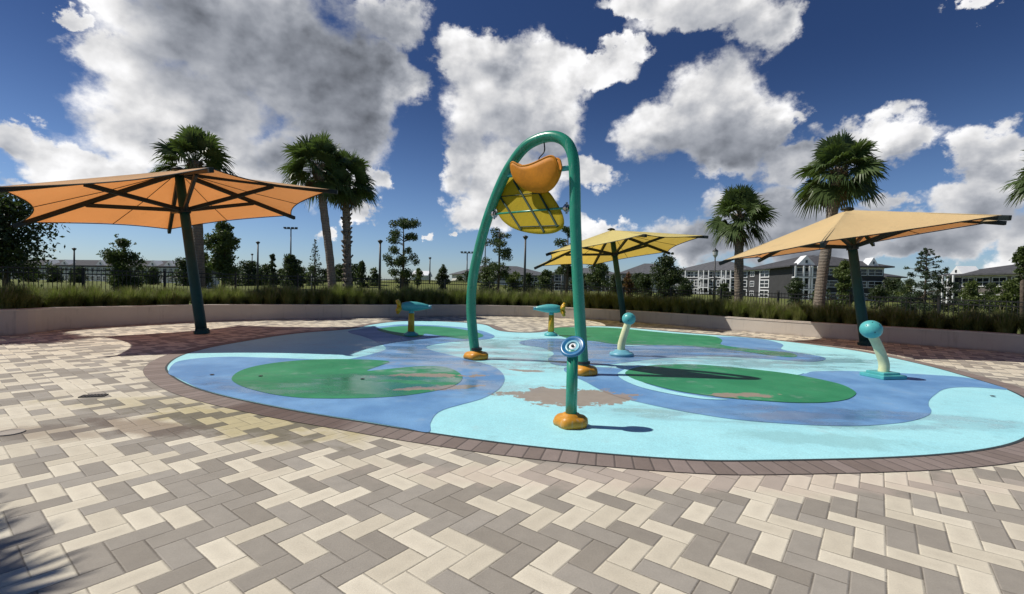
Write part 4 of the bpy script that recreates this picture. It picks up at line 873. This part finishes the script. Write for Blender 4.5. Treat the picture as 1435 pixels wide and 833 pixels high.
B_(1361, 393, 40, 34, 'olive bush before the far right building gable', 50, M_TREEL, N=1700, size=.09, low=.03)
B_(1417, 391, 50, 30, 'wide light green bush at the right edge behind the fence', 51, M_TREEL, N=2600, size=.09, low=.03)
B_(1390, 396, 30, 40, 'dark bush filling the gap before the far right building', 52, M_OAK, N=1300, size=.10, low=.03)
B_(1436, 344, 34, 26, 'loose crowned tree cut by the right edge below the palm tips', 53, M_TREE, N=1500, size=.11, low=.55)
B_(1150, 396, 30, 50, 'rounded bush behind the leaning palm base', 54, M_TREE, N=1000, size=.13, low=.03)
B_(1232, 398, 30, 46, 'dark low bush left of the small grey block', 55, M_OAK, N=1000, size=.12, low=.03)
FAR = 'distant trees along the horizon'
tp = broad('far_tree', spot_(350, 95), 5.6, 6.5, 'dark far tree seen just right of the left umbrella pole', 60, M_OAK, N=1500, size=.28, low=.04, group=FAR)
fars = [(262, 100, 1.1, 'far tree just left of the left umbrella pole'), (372, 105, .95, 'far tree behind the short lamp posts'), (331, 110, .85, 'far tree right of the oval tree'), (395, 112, .8, 'far tree left behind the wide shrubby tree'), (423, 108, .9, 'far tree right behind the wide shrubby tree'),
        (457, 110, .85, 'far tree left of the leaning palm trunk'), (474, 104, 1.0, 'far tree showing between the two palm trunks'), (497, 98, 1.0, 'far tree right of the rough palm trunk'), (645, 120, .7, 'far tree left of the arch leg'), (660, 115, .9, 'far tree behind the arch leg'), (862, 120, .95, 'far tree behind the yellow umbrella pole'), (893, 118, 1.0, 'far tree beside the reddish tree'),
        (815, 110, .9, 'far tree right of the near arch leg'), (960, 100, .75, 'far tree before the white apartments at their left end'), (1252, 90, .8, 'far tree at the end of the charcoal block'), (1325, 90, .8, 'far tree left of the far right building'), (40, 110, .8, 'far tree below the oak at the left'), (110, 112, .7, 'far tree before the cream townhouses'), (215, 108, .75, 'far tree before the right end of the townhouse row'), (75, 112, .75, 'far tree before the left townhouses')]
for i, (x, D, s, l) in enumerate(fars): dup(tp, spot_(x, D), i*1.3, l, None, s)
# ------------------------------------------------------------------ lamps and light masts
def lamp(px, top, D, label, kind='post', m_=M_LAMP):
    x, y, z = spot_(px, D); H = hgt(px, top, D)
    if kind == 'mast':
        t_ = thing('sports_light', (x, y, z), label, 'sports light'); mb = MB(); mb.tube([(0, 0, 0), (0, 0, H)], [.22, .12], 10); mb.build('mast', m_, t_, True)
        mb = MB(); mb.beam((-1.5, 0, H), (1.5, 0, H), .14, .14); mb.build('crossarm', m_, t_)
        for dx in (-1.3, -.45, .45, 1.3): mb = MB(); mb.box((dx, -.2, H+.22), (.6, .3, .34)); mb.build('floodlight', m_, t_)
    elif kind == 'lantern':
        t_ = thing('street_lantern', (x, y, z), label, 'street lamp'); mb = MB(); mb.lathe([(.20, 0), (.20, .25), (.11, .45), (.075, .9)], n=14); mb.tube([(0, 0, .8), (0, 0, H-.6)], [.07, .045], 10); mb.build('post', m_, t_, True)
        mb = MB(); mb.lathe([(.06, H-.62), (.17, H-.45), (.20, H-.2), (.17, H-.17)], n=10); mb.build('lantern_glass', M_GLASS, t_); mb = MB(); mb.lathe([(.21, H-.19), (.19, H-.12), (.06, H-.02), (.02, H+.08)], n=10); mb.build('lantern_cap', m_, t_, True)
    else:
        t_ = thing('street_lamp', (x, y, z), label, 'street lamp'); mb = MB(); mb.tube([(0, 0, 0), (0, 0, H-.1)], [.14, .085], 10); mb.build('post', m_, t_, True)
        mb = MB(); mb.lathe([(.06, H-.35), (.12, H-.28), (.25, H-.10), (.25, H-.04), (.08, H+.05)], n=14); mb.build('lamp_head', m_, t_, True)
lamp(104, 348, 62, 'plain lamp post before the cream townhouses at the left')
lamp(361, 339, 60, 'taller lamp post between the oval tree and the sports light')
lamp(353, 356, 95, 'short distant lamp post left of the taller lamp post')
lamp(407, 321, 110, 'sports light mast with a crossarm left of the palm pair', 'mast')
lamp(532, 337, 46, 'tall thin lamp post between the palm pair and the ragged pine')
lamp(602, 361, 80, 'short lamp post between the ragged pine and the arch')
lamp(654, 355, 115, 'sports light mast just left of the arch leg', 'mast', M_GREYPOST)
lamp(679, 325, 75, 'pale pole just inside the far arch leg', 'post', M_GREYPOST)
lamp(735, 331, 44, 'dark lamp post seen through the arch under the bucket')
lamp(787, 372, 70, 'slim pale pole left of the near arch leg', 'post', M_GREYPOST)
lamp(1001, 349, 34, 'classic black lantern post left of the slim palm', 'lantern')
lamp(437, 379, 60, 'low grey post below the slim conifer', 'post', M_GREYPOST)
# ------------------------------------------------------------------ buildings
def winp(parent, c, w_, h_, nrm, trim=M_TRIM, cross=True, fr=.12):
    # c centre on the facade, nrm outward (2D)
    rz = math.atan2(nrm[1], nrm[0])+math.pi/2; mb = MB(); n3_ = np.array([nrm[0], nrm[1], 0]); t3 = np.array([-nrm[1], nrm[0], 0]); c = np.array(c)
    mb.box(c+n3_*.06+np.array([0, 0, h_/2]), (w_+2*fr, .12, fr), rz); mb.box(c+n3_*.06-np.array([0, 0, h_/2]), (w_+2*fr, .12, fr), rz)
    for s in (-1, 1): mb.box(c+n3_*.06+t3*s*(w_/2+fr/2), (fr, .12, h_-fr), rz)
    if cross: mb.box(c+n3_*.055, (fr*.6, .08, h_-fr), rz); mb.box(c+n3_*.05, (w_, .07, fr*.6), rz)
    f = mb.build('window', trim, parent); mb = MB(); mb.box(c+n3_*.02, (w_, .06, h_), rz); mb.build('pane', M_PANE, f)
def block(name, px0, D0, px1, D1, depth, eave_px, storeys, label, wall, roofm, roof_h=2.6, over=.7, bays=(), hip=True, zb=-.3, gables=(), trim=M_TRIM, sh=None):
    a_ = at(px0, 400, D0)[:2]; b_ = at(px1, 400, D1)[:2]; L = np.linalg.norm(b_-a_); tx = (b_-a_)/L; nr = np.array([tx[1], -tx[0]])     # nr to the viewer
    if nr@(a_) > 0: nr = -nr
    xm = (px0+px1)/2; ez = at(xm, eave_px, (D0+D1)/2)[2]; h = ez-zb; rz = math.atan2(tx[1], tx[0]); cen = (a_+b_)/2-nr*depth/2
    root = thing(name, (0, 0, 0), label, 'building'); mb = MB(); mb.box((cen[0], cen[1], zb+h/2), (L, depth, h), rz); w_ = mb.build('wall', wall, root)
    # roof
    X = np.array([tx[0], tx[1], 0]); N = np.array([nr[0], nr[1], 0]); c3 = np.array([cen[0], cen[1], ez]); hl, hd = L/2+over, depth/2+over; rl = max(.1, hl-(hd if hip else -0.0)); rl = min(rl, hl)
    V = [c3-X*hl-N*hd, c3+X*hl-N*hd, c3+X*hl+N*hd, c3-X*hl+N*hd, c3-X*rl+np.array([0, 0, roof_h]), c3+X*rl+np.array([0, 0, roof_h])]; V += [v-np.array([0, 0, .25]) for v in V[:4]]
    mb = MB(); mb.add(V, [(0, 1, 5, 4), (2, 3, 4, 5), (1, 2, 5), (3, 0, 4), (0, 6, 7, 1), (1, 7, 8, 2), (2, 8, 9, 3), (3, 9, 6, 0), (6, 9, 8, 7)]); mb.build('roof', roofm, root)
    st = h/storeys if sh is None else sh
    P = lambda s, z, o_=0.: np.array([*(a_+tx*s*L+nr*o_), z])
    for f, w2, kind in bays:
        for k_ in range(storeys):
            zc = zb+st*(k_+.52)
            if kind == 'w': winp(root, P(f, zc), w2, st*.52, nr, trim)
            elif kind == 'ww': winp(root, P(f, zc), w2, st*.72, nr, trim, True, .22)
            elif kind == 'b':       # balcony bay: flat dark panel standing for the recess's shade, white slab, rail and posts
                rzn = rz; mb = MB(); mb.box(P(f, zc, .02), (w2, .1, st*.82), rzn); mb.build('recess_shade_panel', M_PANE, root)
                mb = MB(); mb.box(P(f, zb+st*k_+.02, .75), (w2+.3, 1.5, .3), rzn)
                for dz in (.45, .75, 1.05): mb.box(P(f, zb+st*k_+dz, 1.46), (w2+.2, .06, .07), rzn)
                for s in (-1, 0, 1): mb.box(P(f, zc, 1.4)+X*s*(w2/2), (.28, .22, st-.32), rzn)
                mb.build('balcony', trim, root)
        if kind == 't': mb = MB(); mb.box(P(f, zb+h/2, .1), (w2, .2, h-.1), rz); mb.build('trim_board', trim, root)
    for f, gw, gh in gables:
        c = P(f, ez, over-.4); mb = MB()
        mb.add([c-X*gw/2, c+X*gw/2, c+np.array([0, 0, gh]), c-X*gw/2-N*3, c+X*gw/2-N*3, c+np.array([0, 0, gh])-N*3], [(0, 1, 2), (3, 5, 4), (0, 2, 5, 3), (2, 1, 4, 5), (0, 3, 4, 1)]); g_ = mb.build('gable', trim, root)
        mb = MB(); mb.box(c+np.array([0, 0, gh*.38])+N*.02, (gw*.12, .1, gh*.3), rz); mb.build('vent', M_PANE, g_)
    mb = MB(); mb.box(P(.5, ez-.30, .07), (L, .12, .35), rz); mb.build('fascia', trim if wall is not M_CREAM else M_ROOFD, root)
    return root
# charcoal apartment, two wings
block('apartment_building', 1048, 118, 1122, 98, 16, 376, 3, 'charcoal three storey apartment wing with white window strips, behind the leaning palm', M_SIDING_D, M_ROOFD, 3.0, .9,
      [(.10, 1.6, 'w'), (.36, 3.2, 'ww'), (.55, .5, 't'), (.64, .5, 't'), (.27, .4, 't'), (.70, 1.4, 'ww')], True, -.5)
block('apartment_building', 1112, 95, 1238, 92, 15, 373, 3, 'charcoal apartment end block with deep balconies and small white roof gables', M_SIDING_D, M_ROOFD, 2.6, 1.2,
      [(.08, 3.0, 'b'), (.24, 3.0, 'b'), (.40, 3.0, 'w'), (.58, 2.0, 'w'), (.72, 3.4, 'w'), (.90, 2.6, 'w')], True, -.5, [(.12, 3.4, 2.0), (.86, 2.0, 1.7)], M_TRIM)
block('apartment_building', 1240, 120, 1262, 122, 12, 388, 2, 'small dark apartment block at the far end of the charcoal ones', M_SIDING_D, M_ROOFD, 1.6, 1.0, [(.5, 1.6, 'w')], True, -.5)
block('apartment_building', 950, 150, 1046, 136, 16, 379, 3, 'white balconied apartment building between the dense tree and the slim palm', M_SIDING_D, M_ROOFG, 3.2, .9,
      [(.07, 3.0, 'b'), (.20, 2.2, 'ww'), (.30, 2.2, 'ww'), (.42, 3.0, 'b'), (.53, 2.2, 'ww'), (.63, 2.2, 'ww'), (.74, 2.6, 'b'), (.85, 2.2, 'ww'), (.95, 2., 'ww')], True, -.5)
block('apartment_building', 868, 175, 952, 170, 18, 384, 3, 'cream and white apartment building behind the dense dark tree', M_CREAM, M_ROOFG, 4.2, .9,
      [(.10, 2.4, 'w'), (.28, 3.0, 'w'), (.40, .8, 't'), (.50, 2.4, 'w'), (.62, .8, 't'), (.72, 2.4, 'w'), (.9, 2.4, 'w')], True, -.5)
block('apartment_building', 772, 185, 866, 180, 16, 384, 2, 'grey apartment building under the yellow umbrella', M_SIDING_G, M_ROOFG, 2.6, .9,
      [(.12, 3.0, 'ww'), (.30, 2.4, 'w'), (.50, 3.0, 'b'), (.70, 3.0, 'ww'), (.88, 3.2, 'b')], True, -.5)
block('apartment_building', 650, 150, 772, 160, 18, 385, 2, 'pale grey roofed building seen through the arch', M_CREAM, M_ROOFG, 3.2, .9,
      [(.06, 2.0, 'w'), (.18, 2.0, 'w'), (.30, 2.0, 'w'), (.42, 2.0, 'w'), (.55, 2.0, 'w'), (.68, 2.0, 'w'), (.80, 2.0, 'w'), (.92, 2.0, 'w')], True, -.5)
block('apartment_building', 1330, 85, 1460, 68, 15, 384, 2, 'brown grey building with a white roof gable at the far right', M_SIDING_G, M_ROOFD, 2.2, 1.3,
      [(.10, 2.4, 'b'), (.25, 2.4, 'w'), (.42, 2.4, 'w'), (.60, 2.4, 'w'), (.8, 2.4, 'w')], True, -.5, [(.16, 3.0, 1.5)])
block('shed', 578, 118, 598, 118, 6, 386, 1, 'small white shed beside the tiny palm like tree', M_SIDING_W, M_TRIM, 1.2, .3, [], False, 0)
block('shed', 266, 70, 276, 70, 5, 382, 1, 'small pale shed behind the left umbrella pole', M_SIDING_W, M_ROOFG, .9, .3, [], False, 0)
# cream townhouses in a far row
ords = ['first', 'second', 'third', 'fourth', 'fifth', 'sixth', 'seventh', 'eighth', 'ninth']
nH = 8
for i in range(nH):
    x0 = -30+i*(292/nH); x1 = x0+292/nH*.985; D = 172-i*3.
    block('townhouse', x0, D, x1, D-2.8, 12, 371-i*.2+x0*.018, 2, f'{ords[i]} cream townhouse from the left in the far row behind the fence', M_CREAM, M_ROOFD, 2.1, .4,
          [(.16, 1.5, 'w'), (.40, 1.2, 'w'), (.62, 1.5, 'w'), (.86, 1.3, 'w')], False, -.6, [(.30 if i % 2 else .68, 4.4, 1.9)], M_SIDING_W)
SC.render.engine = 'CYCLES'; cy = SC.cycles; cy.max_bounces = 6; cy.diffuse_bounces = 3; cy.glossy_bounces = 2; cy.transmission_bounces = 4; cy.transparent_max_bounces = 4
